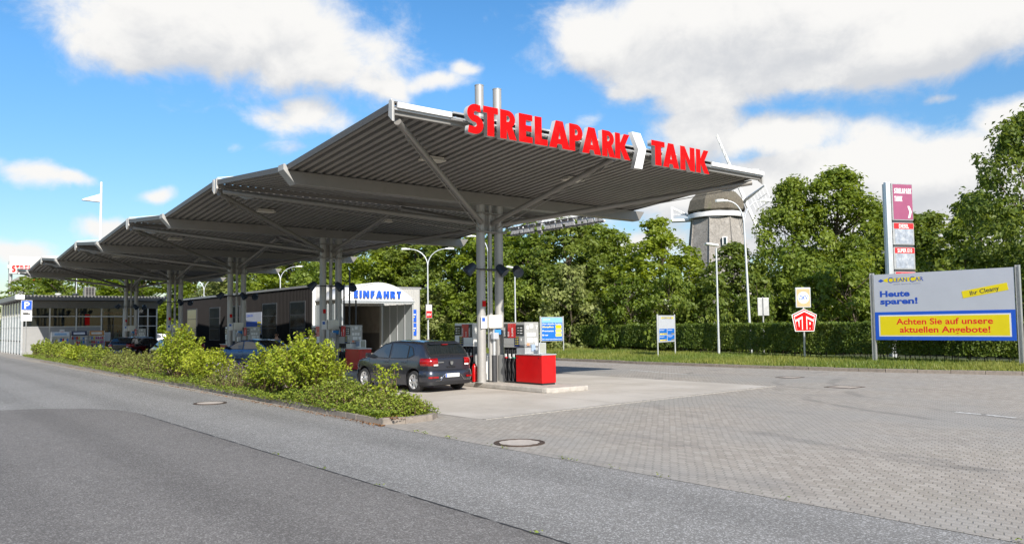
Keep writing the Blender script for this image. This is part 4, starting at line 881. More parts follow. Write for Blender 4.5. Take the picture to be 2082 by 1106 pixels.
flat([[(-.47,1.95),(-.33,2.01),(-.30,1.70),(-.27,1.70),(-.27,2.05),(-.14,2.11),(-.14,1.53),(-.37,1.53),(-.42,1.60)]],z,m_red,'letter',pb)
flat([[(.14,2.11),(.47,1.95),(.41,1.53),(.28,1.53),(.295,1.66),(.265,1.66),(.265,1.53),(.14,1.53)]],z,m_red,'letter',pb)
flat([[(.25,1.95),(.32,1.91),(.31,1.80),(.25,1.80)]],z+.0045,m_label,'letter_opening',pb)
mb=MB(); mb.box(-.40,.40,2.66,3.68,-.03,.05,F); kb=mb.build('card_box',m_alu,us,bevel=.03)
mb=MB(); mb.box(-.34,.34,2.72,3.62,.051,.058,F); mb.build('beige_field',mat('sign_beige',(.50,.33,.17),.5,var=.04),kb)
mb=MB(); mb.poly([tuple(F@Vector((.30*math.cos(2*math.pi*i/32),3.17+.30*math.sin(2*math.pi*i/32),.0605))) for i in range(32)]); mb.build('white_disc',m_label,kb,fix=False)
text('DKV',F@Matrix.Translation((-.23,3.06,.063)),.30,mat('pale_blue_print',(.015,.09,.42),.5),kb,bold=.03,extr=.001,shear=.25,width=.48)
# info boards
def board(x0,y0,x1,y1,z0,z1,label,fields,hang=0):
    t=thing('info_board',label,'info board',(x0,y0,0)); d=Vector((x1-x0,y1-y0,0)); w=d.length; F=frame((0,0,0),d,(0,0,1))
    for x in (0,w):
        mb=MB(); mb.tube(F@Vector((x,0,-.03)),F@Vector((x,z1+.05,-.03)),.04,n=10); mb.build('post',m_alu,t,smooth=40)
    mb=MB(); mb.box(.045,w-.045,z0,z1,-.05,.0,F); mb.build('frame',m_alu,t,bevel=.01)
    for k,(a,b,c,e,m_) in enumerate(fields):
        mb=MB(); mb.box(.05+a*(w-.1),.05+b*(w-.1),z0+c*(z1-z0),z0+e*(z1-z0),.001+.002*k*0+(.004 if k else 0),(.004 if k==0 else .007),F); mb.build('field',m_,t)
    return t,F,w
m_sky=mat('print_sky',(.20,.42,.66),.5,var=.05); m_blue2=mat('print_bright_blue',(.008,.13,.50),.5,var=.05); m_pale=mat('print_pale',(.46,.48,.52),.5,var=.05); m_lyel=mat('print_pale_yellow',(.85,.70,.12),.5)
t,F,w=board(41.55,-35.75,41.3,-37.65,.82,2.5,'blue price board with yellow price fields beside the nearest pump, in the verge',[(.03,.97,.03,.97,m_blue2),(.03,.97,.76,.97,m_sky),(.66,.93,.52,.66,m_yellow),(.66,.93,.36,.49,m_lyel),(.66,.93,.19,.33,m_lyel)])
TT=lambda s,x,z,sz,m,wd,tp=t: text(s,F@Matrix.Translation((x,z,.009)),sz,m,tp,bold=.02,extr=.001,width=wd,shear=.15)
TT('Unser aktuelles Angebot',.12,1.97,.13,m_label,w-.28); TT('Glanzpflege',.13,1.76,.16,m_lyel,.95); TT('Programm',.13,1.48,.16,m_label,.95); TT('für nur',.13,1.20,.16,m_label,.5); TT('Ihr Autowaschzentrum',.13,.94,.09,m_label,w-.3); TT('CLEAN CAR',.2,2.28,.12,m_yellow,.6)
t,F,w=board(29.75,-34.25,30.6,-36.75,.88,2.42,'white carwash board with four blue price tables on two posts in the verge',[(.02,.98,.02,.98,m_pale),(.05,.50,.28,.50,m_blue2),(.53,.96,.28,.50,m_blue2),(.05,.50,.05,.26,m_blue2),(.53,.96,.05,.26,m_blue2),(.08,.5,.285,.34,m_lyel),(.75,.95,.285,.34,m_lyel),(.08,.5,.055,.11,m_lyel),(.75,.95,.055,.11,m_lyel)])
TT=lambda s,x,z,sz,m,wd,tp=t,F=F: text(s,F@Matrix.Translation((x,z,.009)),sz,m,tp,bold=.01,extr=.001,width=wd)
mb=MB(); mb.box(.5,w-.3,2.22,2.32,.005,.008,F); mb.build('logo_bar',m_yellow,t)
TT('CLEAN CAR',.6,2.21,.17,m_lblue,1.5)
for xx in (.2,1.45):
    for zz in (1.55,1.18): TT('Waschprogramm',xx,zz,.08,m_label,.7)
# backs of signs beyond the hedge
t=thing('road_sign','pair of road signs seen from behind on a post beyond the hedge','road sign',(27.7,-41.3,0))
F=frame((0,0,0),(-.62,-.78,0),(0,0,1))
mb=MB(); mb.tube((0,0,0),(0,0,3.45),.05,n=10); mb.build('post',m_steel2,t)
for a,b in ((-.33,-.06),(.0,.34)):
    mb=MB(); mb.box(a,b,2.35,3.4,.05,.09,F); mb.build('sign_back',m_steel2,t,bevel=.01)
# parking sign on the planted strip
ps=thing('parking_sign','blue parking sign with a truck plate below on a thin post','road sign',(70,-9.0,.35))
F=frame((0,0,0),(0,-1,0),(0,0,1))
mb=MB(); mb.tube((0,0,0),(0,0,3.95),.035,n=10); mb.build('post',m_steel2,ps)
mb=MB(); mb.box(-.36,.36,3.18,3.92,.036,.05,F); q=mb.build('blue_plate',m_label,ps); mb=MB(); mb.box(-.335,.335,3.205,3.895,.0505,.054,F); mb.build('blue_field',m_blue,q)
text('P',F@Matrix.Translation((0,3.30,.056)),.72,m_label,q,bold=.025,extr=.001,align='CENTER')
mb=MB(); mb.box(-.36,.36,2.36,3.14,.036,.05,F); q=mb.build('white_plate',m_label,ps)
mb=MB(); mb.box(-.24,.12,2.86,2.98,.0505,.053,F); mb.box(.13,.25,2.86,2.94,.0505,.053,F); mb.box(-.2,.2,2.83,2.855,.0505,.053,F); mb.build('truck_symbol',m_black,q)
for i,s in enumerate(('Parken nur','auf markierten','Flächen erlaubt')): text(s,F@Matrix.Translation((0,2.68-.11*i,.0515)),.10,m_black,q,extr=.001,align='CENTER')
# mall pylon far behind
py=thing('mall_pylon','tall white shopping centre pylon with stacked name panels far behind the shop','sign tower',(173.5,-23.6,0))
F=frame((0,0,0),(-.135,-.99,0),(0,0,1))
for x in (-4.0,0.6,2.6):
    mb=MB(); mb.tube(F@Vector((x,0,-.8)),F@Vector((x,15,-.8)),.35 if x<-3 else .2,n=10); mb.build('leg',m_steel2,py,smooth=40)
mb=MB()
for i in range(3):
    mb.tube(F@Vector((.6,i*2.6,-.8)),F@Vector((2.6,(i+1)*2.6,-.8)),.12,n=6); mb.tube(F@Vector((2.6,i*2.6,-.8)),F@Vector((.6,(i+1)*2.6,-.8)),.12,n=6)
mb.build('lattice',m_steel2,py)
mb=MB(); mb.box(-4.2,4.6,12.6,15.9,-.4,.4,F); mb.box(-4.5,-4.2,13.6,14.3,-.4,.4,F); q=mb.build('top_panel',mat('pylon_panel',(.46,.45,.44),.5),py,bevel=.05)
word('STRELAPARK',F@Matrix.Translation((-3.75,12.95,.42)),1.25,m_red,q,track=.13,depth=.05,xs=.80)
mb=MB(); mb.prism([tuple(F@Vector(v)) for v in ((-4.0,11.2,0),(-2.5,12.2,0),(0,12.3,0),(3,11.9,0),(3.8,11.0,0),(.5,10.7,0),(-2,10.6,0))],tuple(F.to_3x3()@Vector((0,0,.6)))); mb.build('ring_emblem',m_fascia,py)
mb=MB(); mb.prism([tuple(F@Vector(v)) for v in ((-1.2,11.3,.61),(-.2,11.9,.61),(1.2,11.8,.61),(.2,11.3,.61))],tuple(F.to_3x3()@Vector((0,0,.06)))); mb.build('emblem_red',m_red,py)
mb=MB(); mb.box(-3.4,4.6,7.4,10.4,-.4,.4,F); q=mb.build('middle_panel',m_panel,py,bevel=.05)
text('ALDI',F@Matrix.Translation((-.9,8.6,.42)),2.0,m_blue,q,bold=.03,extr=.03,width=4.4); mb=MB(); mb.box(-.9,3.4,7.9,8.15,.41,.45,F); mb.build('underline',m_red,q)
mb=MB(); mb.box(-4.0,4.6,4.9,7.1,-.4,.4,F); q=mb.build('lower_panel',m_white,py,bevel=.3)
text('Media Markt',F@Matrix.Translation((-3.3,5.45,.42)),1.5,m_red,q,bold=.01,extr=.03,width=8.2)
for i,(x,lb) in enumerate(((5.4,'left red and white banner flag behind the shop roof'),(6.9,'right red and white banner flag behind the shop roof'))):
    t=thing('banner_flag',lb,'flag',(172.5-x*.135,-23.6-x*.99,0),0,None)
    mb=MB(); mb.tube((0,0,0),(0,0,10.2-i*.6),.09,n=8); mb.build('pole',m_white,t)
    mb=MB(); G=frame((0,0,0),(-.135,-.99,0),(0,0,1)); mb.grid([[tuple(G@Vector((.12+u*.9/4,z,.08*math.sin(z*1.4+u)))) for u in range(5)] for z in [3+.45*j for j in range(16)]]); mb.build('cloth',mat('flag_cloth',(.72,.66,.64),.7,var=.1,vs=2,stain=((.6,.05,.06),.8,.48,1)),t,fix=False)
# windmill
wm=thing('windmill','old grey shingled smock windmill with white cap gallery behind the trees','windmill',(52.4,-70.1,0))
m_shing=mat('shingles',(.27,.25,.225),.9,var=.5,vs=7,bump=1,bs=14,stain=((.42,.395,.36),1.2,.5,.7))
m_thatch=mat('cap_shingles',(.115,.10,.075),.9,var=.5,vs=6,bump=.9,bs=22,stain=((.10,.12,.05),1.4,.55,.6))
def octo(mb,prof,n=8,a0=22.5):
    rows=[]
    for r,z in prof: rows.append([(r*math.cos(R(a0+360/n*i)),r*math.sin(R(a0+360/n*i)),z) for i in range(n+1)])
    return mb.grid(rows)
mb=MB(); octo(mb,[(4.2,0),(3.55,5),(3.05,9.6),(2.72,12.9)],8); mb.build('smock_body',m_shing,wm,fix=True)
for i in range(8):
    a=R(22.5+45*i); mb=MB(); mb.tube((4.22*math.cos(a),4.22*math.sin(a),0),(2.74*math.cos(a),2.74*math.sin(a),12.9),.06,n=6); mb.build('corner_board',m_shing,wm)
mb=MB(); octo(mb,[(2.75,13.0),(2.98,13.05),(2.98,13.5),(2.7,13.62)],24,0); mb.build('cap_ring',m_white,wm,smooth=30)
mb=MB(); octo(mb,[(3.05,13.66),(3.2,13.8),(2.9,14.9),(2.15,15.75),(1.0,16.1),(.05,16.2)],8,15); mb.build('cap',m_thatch,wm)
vd=Vector((-.598,.802,0)); rv=Vector((-.802,-.598,0))   # towards viewer / viewer's right
Wf=frame((0,0,0),rv,(0,0,1))
mb=MB(); mb.box(.55,1.05,9.9,10.8,2.75,3.05,Wf); wf=mb.build('window',m_white,wm); mb=MB(); mb.box(.66,.94,10.0,10.7,3.051,3.06,Wf); mb.build('pane',m_glassd,wf)
# sails at the right, seen nearly edge on; tail gallery at the left
hub=rv*3.0+Vector((0,0,14.9))
mb=MB(); mb.tube(rv*1.0+Vector((0,0,14.7)),hub,.25,n=10); mb.build('windshaft',m_white,wm)
s1_=(rv*-.36+Vector((0,0,.93))).normalized(); s2_=(vd*.9+rv*.22+Vector((0,0,.42))); s2_=(s2_-s1_*s2_.dot(s1_)).normalized()
for u,sdir in ((s1_,vd),(s2_,-s1_),(-s1_,-vd),(-s2_,s1_)):
    L_=7.6 if abs(u.dot(s1_))>.9 else 5.2
    mb=MB(); mb.tube(hub-u*.2,hub+u*L_,.20,.07,n=6); s_=mb.build('sail_stock',m_white,wm)
    mb=MB()
    n_=9 if L_>7 else 6
    for j in range(n_):
        p=hub+u*(1.4+j*.75); mb.tube(p,p+sdir*1.6,.03,n=4)
    e_=L_-.2; mb.tube(hub+u*1.4+sdir*1.6,hub+u*e_+sdir*1.6,.04,n=4); mb.tube(hub+u*1.4+sdir*.8,hub+u*e_+sdir*.8,.03,n=4); mb.build('lattice',m_white,s_)
mb=MB()
mb.box(-4.7,-2.4,12.9,13.15,-.6,.6,Wf); mb.box(-4.7,-4.55,13.1,14.5,.5,.6,Wf); mb.box(-4.7,-4.55,13.1,14.5,-.6,-.5,Wf)
for a in (.55,-.55): mb.tube(Wf@Vector((-4.6,14.4,a)),Wf@Vector((-2.7,13.4,a)),.08,n=6); mb.tube(Wf@Vector((-4.6,13.7,a)),Wf@Vector((-3.2,13.7,a)),.04,n=4)
mb.build('tail_gallery',m_white,wm)
# ------------------------------------------------------------------ cars
m_tyre=mat('tyre_rubber',(.022,.022,.023),.8,var=.2,vs=20,bump=.3)
m_rim=mat('wheel_silver',(.60,.60,.61),.3,.7,var=.06)
m_carglass=mat('car_glass',(.012,.016,.018),.03,var=.05,spec=1.0,coat=.6)
m_trim=mat('car_trim',(.015,.015,.016),.45,var=.1)
m_tail=mat('tail_light_red',(.22,.002,.003),.12,var=.7,vs=13,coat=.6,stain=((.42,.01,.012),9,.5,.9))
m_lampclear=mat('lamp_clear',(.72,.72,.70),.1,var=.1,vs=12,coat=1)
m_chrome=mat('chrome',(.75,.75,.76),.12,1.0,var=.03)
def interp(pts,x):
    if x<=pts[0][0]: return pts[0][1]
    for (a,b),(c,d) in zip(pts,pts[1:]):
        if x<=c: return b+(d-b)*(x-a)/(c-a)
    return pts[-1][1]
def car(name,label,loc,rz,paint,zt,plan,wheels,wins,rear,front,belt=.97,hw=.865,tilt=.155,wr=.318,group='cars at the pumps',tailz=(.70,.98),tail_path=None,spoke=6,strip=None,roofh=1.5):
    t=thing(name,label,'car',loc,rz,group)
    xr,xf=zt[0][0],zt[-1][0]; Ra=wr+.075
    def W(x,z):
        b=belt+.02*(x<0)
        s=np.interp(z,[.15,.30,.48,.72,.88,b,roofh],[.93,.965,.99,1.0,.985,.965,.965-tilt/hw])
        return hw*interp(plan,x)*float(s)
    def zb(x):
        z=interp([(xr,.36),(xr+.35,.24),(xr+.6,.20),(xf-.6,.20),(xf-.3,.22),(xf,.26)],x)
        for xw in wheels:
            if abs(x-xw)<Ra: z=max(z,wr+math.sqrt(Ra*Ra-(x-xw)**2))
        return z
    xs=set(np.round(np.linspace(xr,xf,52),3))|{round(p[0],3) for p in zt}
    for xw in wheels:
        for a in range(0,181,12): xs.add(round(xw+Ra*math.cos(R(a)),3))
        xs|={round(xw-Ra-.006,3),round(xw+Ra+.006,3)}
    xs=sorted(xs)
    def section(x):
        top=interp(zt,x); bt=min(belt,top-.075); z0=min(zb(x),bt-.02); c=.06; pts=[]
        for u in (0,.12,.3,.5,.7,.87,1): z=z0+(bt-z0)*u; pts.append((W(x,z),z))
        zt_=max(bt+.01,top-c)
        for u in (.33,.66,1): z=bt+(zt_-bt)*u; pts.append((W(x,z),z))
        w=W(x,zt_); pts+=[(w-.018,top-c*.45),(w-.055,top-c*.12),(w-.13,top+.004),(w*.6,top+.022),(w*.3,top+.03),(0,top+.032)]
        return pts
    rows=[]
    for x in xs:
        p=section(x); rows.append([(x,y,z) for y,z in p]+[(x,-y,z) for y,z in p[-2::-1]])
    mb=MB(); mb.grid(rows); n=len(rows[0])
    mb.poly(rows[0]); mb.poly(rows[-1][::-1])
    body=mb.build('body',paint,t,smooth=38)
    mb=MB(); mb.box(xr+.15,xf-.15,-.56,.56,.19,.75); mb.build('underbody',m_black,t)
    mb=MB()
    for xw in wheels:
        for s in (1,-1):
            P0=[];P1=[]
            for a in range(-20,201,20): P0.append((xw+(Ra-.006)*math.cos(R(a)),s*.54,wr+(Ra-.006)*math.sin(R(a)))); P1.append((xw+(Ra-.006)*math.cos(R(a)),s*(W(xw,.6)-.008),wr+(Ra-.006)*math.sin(R(a))))
            mb.grid([P0,P1])
    mb.build('arch_liner',m_black,t,fix=False)
    # side glazing: black surround, panes on top
    for s in (1,-1):
        for k,poly in enumerate(wins):
            def side(off,shrink):
                cx=sum(p[0] for p in poly)/len(poly); cz=sum(p[1] for p in poly)/len(poly); vs=[]
                m_=[]
                for (a,b),(c,d) in zip(poly,poly[1:]+poly[:1]):
                    for i in range(4): m_.append((a+(c-a)*i/4,b+(d-b)*i/4))
                for a,b in m_:
                    dx,dz=a-cx,b-cz; l=math.hypot(dx,dz); a-=dx/l*shrink; b-=dz/l*shrink; vs.append((a,s*(W(a,b)+off),b))
                ctr=(cx,s*(W(cx,cz)+off),cz)
                return vs,ctr
            vs,c=side(.007,-.022); mb=MB(); mb.add(vs+[c],[(i,(i+1)%len(vs),len(vs)) for i in range(len(vs))]); mb.build('window_surround',m_trim,t)
            vs,c=side(.012,.004); mb=MB(); mb.add(vs+[c],[(i,(i+1)%len(vs),len(vs)) for i in range(len(vs))]); mb.build('side_window',m_carglass,t)
    # front and rear screens follow the roof profile
    def screen(name,x0,x1,m_,off,ins,nn=8):
        rws=[]
        for i in range(nn+1):
            x=x0+(x1-x0)*i/nn; z=interp(zt,x); w=max(.2,W(x,max(belt,z-.06))-ins)
            rws.append([(x,w*u,z+.034-abs(u)**2.2*.030+off) for u in [-1+j/6 for j in range(13)]])
        mb=MB(); mb.grid(rws); mb.build(name,m_,t,smooth=60,fix=False)
    screen('rear_surround',rear[0]-.012,rear[1]+.03,m_trim,.008,.055); screen('rear_window',rear[0]+.02,rear[1]-.01,m_carglass,.014,.10)
    screen('windscreen',front[0],front[1],m_carglass,.012,.085)
    # wrapped strips round the body ends
    def wrap(nm,path,z0,z1,off,m_,par=t,bev=.0,mirror=True,bulge=.0):
        for s in ((1,-1) if mirror else (1,)):
            out=[]
            pl=[(x,s*y) for x,y in path]
            rowz=[z0,z0+(z1-z0)*.08,z0+(z1-z0)*.5,z1-(z1-z0)*.08,z1]; offs=[off-.03,off,off+bulge,off,off-.03]
            rws=[]
            for zz,of in zip(rowz,offs):
                r_=[]
                for i,(x,y) in enumerate(pl):
                    a=pl[max(0,i-1)]; b=pl[min(len(pl)-1,i+1)]; dx,dy=b[0]-a[0],b[1]-a[1]; l=math.hypot(dx,dy); nx,ny=(dy/l,-dx/l)
                    if nx*(x)+ny*y<0: nx,ny=-nx,-ny
                    r_.append((x+nx*of,y+ny*of,zz))
                rws.append(r_)
            mb=MB(); mb.grid(rws); mb.build(nm,m_,par,smooth=50,fix=False)
    pw=lambda x:hw*interp(plan,x)
    rp=[(xr,0),(xr,pw(xr)*.6),(xr-.0,pw(xr)*.93)]+[(x,pw(x)*.985) for x in (xr+.05,xr+.12,xr+.22,xr+.36)]
    wrap('rear_bumper',rp[::1]+[(wheels[0]-Ra-.01,pw(wheels[0]-Ra)*.985)],.30,.66,.045,paint,bulge=.03)
    wrap('bumper_skirt',rp,.22,.34,.035,m_trim)
    fp=[(xf,0),(xf,pw(xf)*.6),(xf,pw(xf)*.95)]+[(x,pw(x)*.985) for x in (xf-.06,xf-.16,xf-.3,wheels[1]+Ra+.012)]
    wrap('front_bumper',fp,.24,.60,.035,paint,bulge=.03)
    tp=tail_path or [(xr-.005,pw(xr)*.70),(xr-.003,pw(xr)*.94)]+[(x,pw(x)*.99) for x in (xr+.05,xr+.12,xr+.22,xr+.34)]
    wrap('tail_light',tp,tailz[0],tailz[1],.018,m_tail,bulge=.02)
    tp2=[(xr-.005,pw(xr)*.70),(xr-.003,pw(xr)*.92)]; wrap('reverse_lamp',tp2,tailz[0]+.01,tailz[0]+.06,.036,m_lampclear)
    wrap('rear_reflector',[(xr-.01,pw(xr)*.72),(xr,pw(xr)*.97),(xr+.06,pw(xr+.06))],.42,.48,.085,m_tail)
    hp=[(xf+.0,pw(xf)*.62),(xf,pw(xf)*.95)]+[(x,pw(x)*.99) for x in (xf-.08,xf-.2,xf-.34)]
    wrap('headlight',hp,.63,.76,.015,m_lampclear,bulge=.015)
    mb=MB(); mb.box(xr-.098,xr-.085,-.26,.26,.44,.55); q=mb.build('number_plate',m_label,t,bevel=.004); mb=MB(); mb.box(xr-.1,xr-.0985,.215,.255,.445,.545); mb.build('plate_band',m_blue,q)
    rn=random.Random(5); mb=MB()
    for i in range(3): mb.box(xr-.0995,xr-.0985,-.19+.13*i,-.12+.13*i,.465,.525)
    mb.build('plate_smudge',mat('plate_smudge',(.5,.5,.51),.5),q)
    mb=MB(); mb.box(xr-.06,xr+.01,-.16,.16,.735,.76); mb.build('boot_handle',m_trim,t,bevel=.01)
    for s in (1,-1):
        xm=wins[0][0][0]-.02; mb=MB(); zz=belt+.06; y0=W(xm,zz)
        mb.prism([(xm+.06,s*(y0-.01),zz-.06),(xm+.05,s*(y0+.20),zz-.03),(xm+.0,s*(y0+.21),zz+.10),(xm+.06,s*(y0+.02),zz+.09)],(-.10,0,0)); mb.build('mirror',paint if strip is None else m_trim,t,bevel=.02)
        for w_ in wins[:2]:
            xh=min(p[0] for p in w_)+.14; zz=belt-.10; y0=W(xh,zz); mb=MB(); mb.box(xh-.09,xh+.09,s*(y0-.005),s*(y0+.035),zz-.018,zz+.018); mb.build('door_handle',paint,t,bevel=.01)
        # door shut lines
        mb=MB()
        for xd in {round(min(p[0] for p in w_)-.03,2) for w_ in wins[:2]}|{round(wins[0][0][0]+.04,2)}:
            zs=np.linspace(.27 if all(abs(xd-w)>Ra for w in wheels) else .75,belt-.01,8); mb.grid([[(xd-.004,s*(W(xd,z)+.003),z) for z in zs],[(xd+.004,s*(W(xd,z)+.003),z) for z in zs]])
        mb.build('door_gap',m_trim,t,fix=False)
        if strip:
            mb=MB(); xsx=np.linspace(wheels[0]+Ra+.02,wheels[1]-Ra-.02,12); mb.grid([[(x,s*(W(x,.45)+.012),.43) for x in xsx],[(x,s*(W(x,.5)+.018),.50) for x in xsx]]); mb.build('rub_strip',m_trim,t,fix=False)
            mb=MB(); mb.grid([[(x,s*(W(x,.2)+.012),.16) for x in xsx],[(x,s*(W(x,.3)+.01),.26) for x in xsx]]); mb.build('sill',m_trim,t,fix=False)
    for xw in wheels:
        for s in (1,-1):
            mt=Matrix.Translation((xw,s*(W(xw,.5)-.100),wr))@Matrix.Rotation(R(-90*s),4,'X')
            r=wr; prof=[(.60*r,-.10),(.72*r,-.115),(.93*r,-.10),(.985*r,-.07),(r,-.03),(r,.03),(.985*r,.07),(.93*r,.10),(.74*r,.113),(.665*r,.10),(.66*r,.07)]
            w=MB(); w.lathe(prof,36,mt); wo_=w.build('wheel',m_tyre,t,smooth=40)
            rm=MB(); rm.lathe([(0,.045),(.62*r,.045)],32,mt); rm.build('rim_shadow',m_trim,wo_)
            rm=MB(); rm.lathe([(.665*r,.075),(.68*r,.103),(.63*r,.103),(.58*r,.06)],36,mt)
            rm.lathe([(0,.098),(.10*r,.096),(.17*r,.085),(.19*r,.05)],16,mt)
            for i in range(spoke):
                a=2*math.pi*i/spoke+.3; ca,sa=math.cos(a),math.sin(a); P=[]
                for rr,ww,zz in ((.12*r,.062,.083),(.40*r,.052,.085),(.63*r,.082,.098)): P.append((rr,ww,zz))
                L_=[mt@Vector((rr*ca-ww*sa*.6,rr*sa+ww*ca*.6,zz)) for rr,ww,zz in P]; Rr=[mt@Vector((rr*ca+ww*sa*.6,rr*sa-ww*ca*.6,zz)) for rr,ww,zz in P]
                L2=[mt@Vector((rr*ca-ww*sa*.75,rr*sa+ww*ca*.75,.05)) for rr,ww,zz in P]; R2=[mt@Vector((rr*ca+ww*sa*.75,rr*sa-ww*ca*.75,.05)) for rr,ww,zz in P]
                rm.grid([L2,L_,Rr,R2])
            rm.build('rim',m_rim,wo_,fix=False,smooth=25)
    return t,W,wrap
def paintm(n,c,met=.65,r=.28): return mat(n,c,r,met,var=.03,vs=1.5,coat=1,spec=.5)
hz=[(-2.0,.93),(-1.975,1.0),(-1.93,1.06),(-1.80,1.20),(-1.62,1.40),(-1.585,1.435),(-1.5,1.45),(-.9,1.495),(-.3,1.505),(.1,1.48),(.42,1.40),(.75,1.235),(1.12,1.025),(1.3,.985),(1.65,.93),(1.9,.84),(2.03,.72),(2.06,.60)]
hp_=[(-2.0,.80),(-1.93,.89),(-1.8,.945),(-1.55,.985),(-1,1),(1,1),(1.4,.97),(1.75,.90),(1.95,.80),(2.06,.62)]
hw_=[[(.98,1.005),(.30,1.385),(-.05,1.42),(-.06,.985)],[(-.16,.985),(-.15,1.42),(-.70,1.415),(-.98,1.36),(-1.0,1.0)],[(-1.06,1.01),(-1.04,1.345),(-1.16,1.30),(-1.30,1.10)]]
gt_,Wf_,wr_=car('hatchback_car','dark grey hatchback with silver wheels filling up at the nearest pump',(21.72,-13.27,.008),R(4.5),paintm('paint_dark_grey',(.044,.048,.064),.65,.28),hz,hp_,(-1.335,1.325),hw_,(-1.93,-1.62),(.36,1.06),tailz=(.77,1.0),hw=.89)
mb=MB(); mb.prism([(-1.70,-.56,1.405),(-1.72,.56,1.405),(-1.50,.60,1.47),(-1.50,-.60,1.47)],(0,0,.022)); mb.build('roof_spoiler',MATS['paint_dark_grey'],gt_,bevel=.01)
mb=MB(); mb.box(-1.735,-1.70,-.11,.11,1.385,1.405); mb.build('brake_light',m_tail,gt_)
mb=MB(); mb.prism([(-2.062,-.055,.90),(-2.062,.055,.90),(-2.062,.045,.82),(-2.062,0,.785),(-2.062,-.045,.82)],(.03,0,0)); mb.build('badge',m_chrome,gt_); mb=MB(); mb.box(-2.035,-2.0,.28,.52,.865,.895); mb.build('script_badge',m_chrome,gt_)
mb=MB(); mb.path([(-2.07,.62,.36),(-2.09,.44,.36),(-2.085,.30,.52),(-2.07,.1,.56)],.008,6); mb.path([(-2.07,-.62,.36),(-2.09,-.44,.36),(-2.085,-.30,.52),(-2.07,-.1,.56)],.008,6); mb.build('chrome_line',m_chrome,gt_)
mb=MB(); mb.path([(-1.0,0,1.51),(-1.25,0,1.72)],.006,5); mb.build('aerial',m_trim,gt_)
sz=[(-2.2,.80),(-2.17,.93),(-2.05,.985),(-1.6,1.0),(-1.52,1.03),(-.95,1.31),(-.75,1.365),(-.2,1.40),(.25,1.37),(.5,1.27),(1.05,.99),(1.2,.955),(1.75,.87),(2.05,.76),(2.15,.62)]
sp_=[(-2.2,.80),(-2.1,.90),(-1.9,.95),(-1.5,.985),(-.8,1),(.9,1),(1.5,.96),(1.9,.90),(2.08,.80),(2.15,.66)]
sw_=[[(.92,.97),(.36,1.28),(.02,1.315),(-.04,.96)],[(-.12,.96),(-.06,1.315),(-.55,1.30),(-.86,1.20),(-.94,.97)],[(-1.0,.98),(-.93,1.17),(-1.05,1.13),(-1.28,1.0)]]
car('saloon_car','blue saloon with chrome trim driving off, half hidden by the tallest shrub',(38.35,-14.55,.008),R(27),paintm('paint_blue',(.045,.105,.24),.6,.25),sz,sp_,(-1.32,1.34),sw_,(-1.50,-.95),(.42,1.0),belt=.945,hw=.86,roofh=1.40,strip=True,wr=.315,tailz=(.68,.88))
ez=[(-2.25,.92),(-2.22,1.0),(-2.15,1.08),(-1.95,1.36),(-1.88,1.41),(-1.2,1.46),(-.2,1.47),(.25,1.43),(.55,1.31),(1.15,1.0),(1.3,.96),(1.9,.86),(2.15,.74),(2.25,.60)]
ep=[(-2.25,.84),(-2.15,.92),(-1.9,.965),(-1.4,1),(1,1),(1.6,.96),(2.0,.89),(2.18,.78),(2.25,.65)]
ew=[[(1.02,.985),(.42,1.33),(.02,1.37),(-.04,.97)],[(-.12,.97),(-.06,1.37),(-.85,1.36),(-1.0,.985)],[(-1.08,.99),(-.95,1.36),(-1.62,1.33),(-1.85,1.07),(-1.85,1.02)]]
car('estate_car','black estate car waiting at the fourth island, its red tail light showing',(46.9,-13.3,.008),R(3),paintm('paint_black',(.008,.008,.010),.3,.2),ez,ep,(-1.35,1.38),ew,(-2.13,-1.95),(.48,1.08),belt=.97,hw=.89,roofh=1.46,tailz=(.78,1.12))
car('estate_car','black estate car with a white plate turned rear on near the shop',(58.6,-14.3,.008),R(-48),MATS['paint_black'],ez,ep,(-1.35,1.38),ew,(-2.13,-1.95),(.48,1.08),belt=.97,hw=.89,roofh=1.46,tailz=(.80,1.02))
car('saloon_car','dark saloon with its roof just visible on the far side of the second island',(40.6,-18.7,.008),R(2),paintm('paint_navy_black',(.010,.012,.02),.4,.22),sz,sp_,(-1.32,1.34),sw_,(-1.50,-.95),(.42,1.0),belt=.945,hw=.86,roofh=1.40,wr=.315,tailz=(.68,.9))
car('hatchback_car','small silver hatchback far off between the shop and the carwash',(92.0,-23.6,.008),R(70),paintm('paint_silver',(.42,.43,.44),.6,.3),hz,hp_,(-1.335,1.325),hw_,(-1.93,-1.62),(.36,1.06),group='cars at the pumps')
# ------------------------------------------------------------------ people (seen above the cars)
m_skin=mat('skin',(.52,.29,.20),.55,var=.08,vs=6); m_eye=mat('eye_dark',(.03,.02,.015),.3)
def skin_mesh(name,chains,m,parent,sub=1):
    """chains: list of lists of (x,y,z,r); consecutive chains share equal points"""
    bm=bmesh.new(); ly=bm.verts.layers.skin.verify(); idx={}
    for ch in chains:
        prev=None
        for x,y,z,r in ch:
            k=(round(x,4),round(y,4),round(z,4))
            if k not in idx:
                v=bm.verts.new((x,y,z)); v[ly].radius=(r,r); idx[k]=v
            v=idx[k]
            if prev is not None and prev is not v and not bm.edges.get((prev,v)): bm.edges.new((prev,v))
            prev=v
    list(idx.values())[0][ly].use_root=True
    me=bpy.data.meshes.new(name); bm.to_mesh(me); bm.free(); me.materials.append(m); o=link(name,me,parent)
    md=o.modifiers.new('skin','SKIN'); md.use_smooth_shade=True; md.branch_smoothing=.4
    ss=o.modifiers.new('sub','SUBSURF'); ss.levels=sub; ss.render_levels=sub
    return o
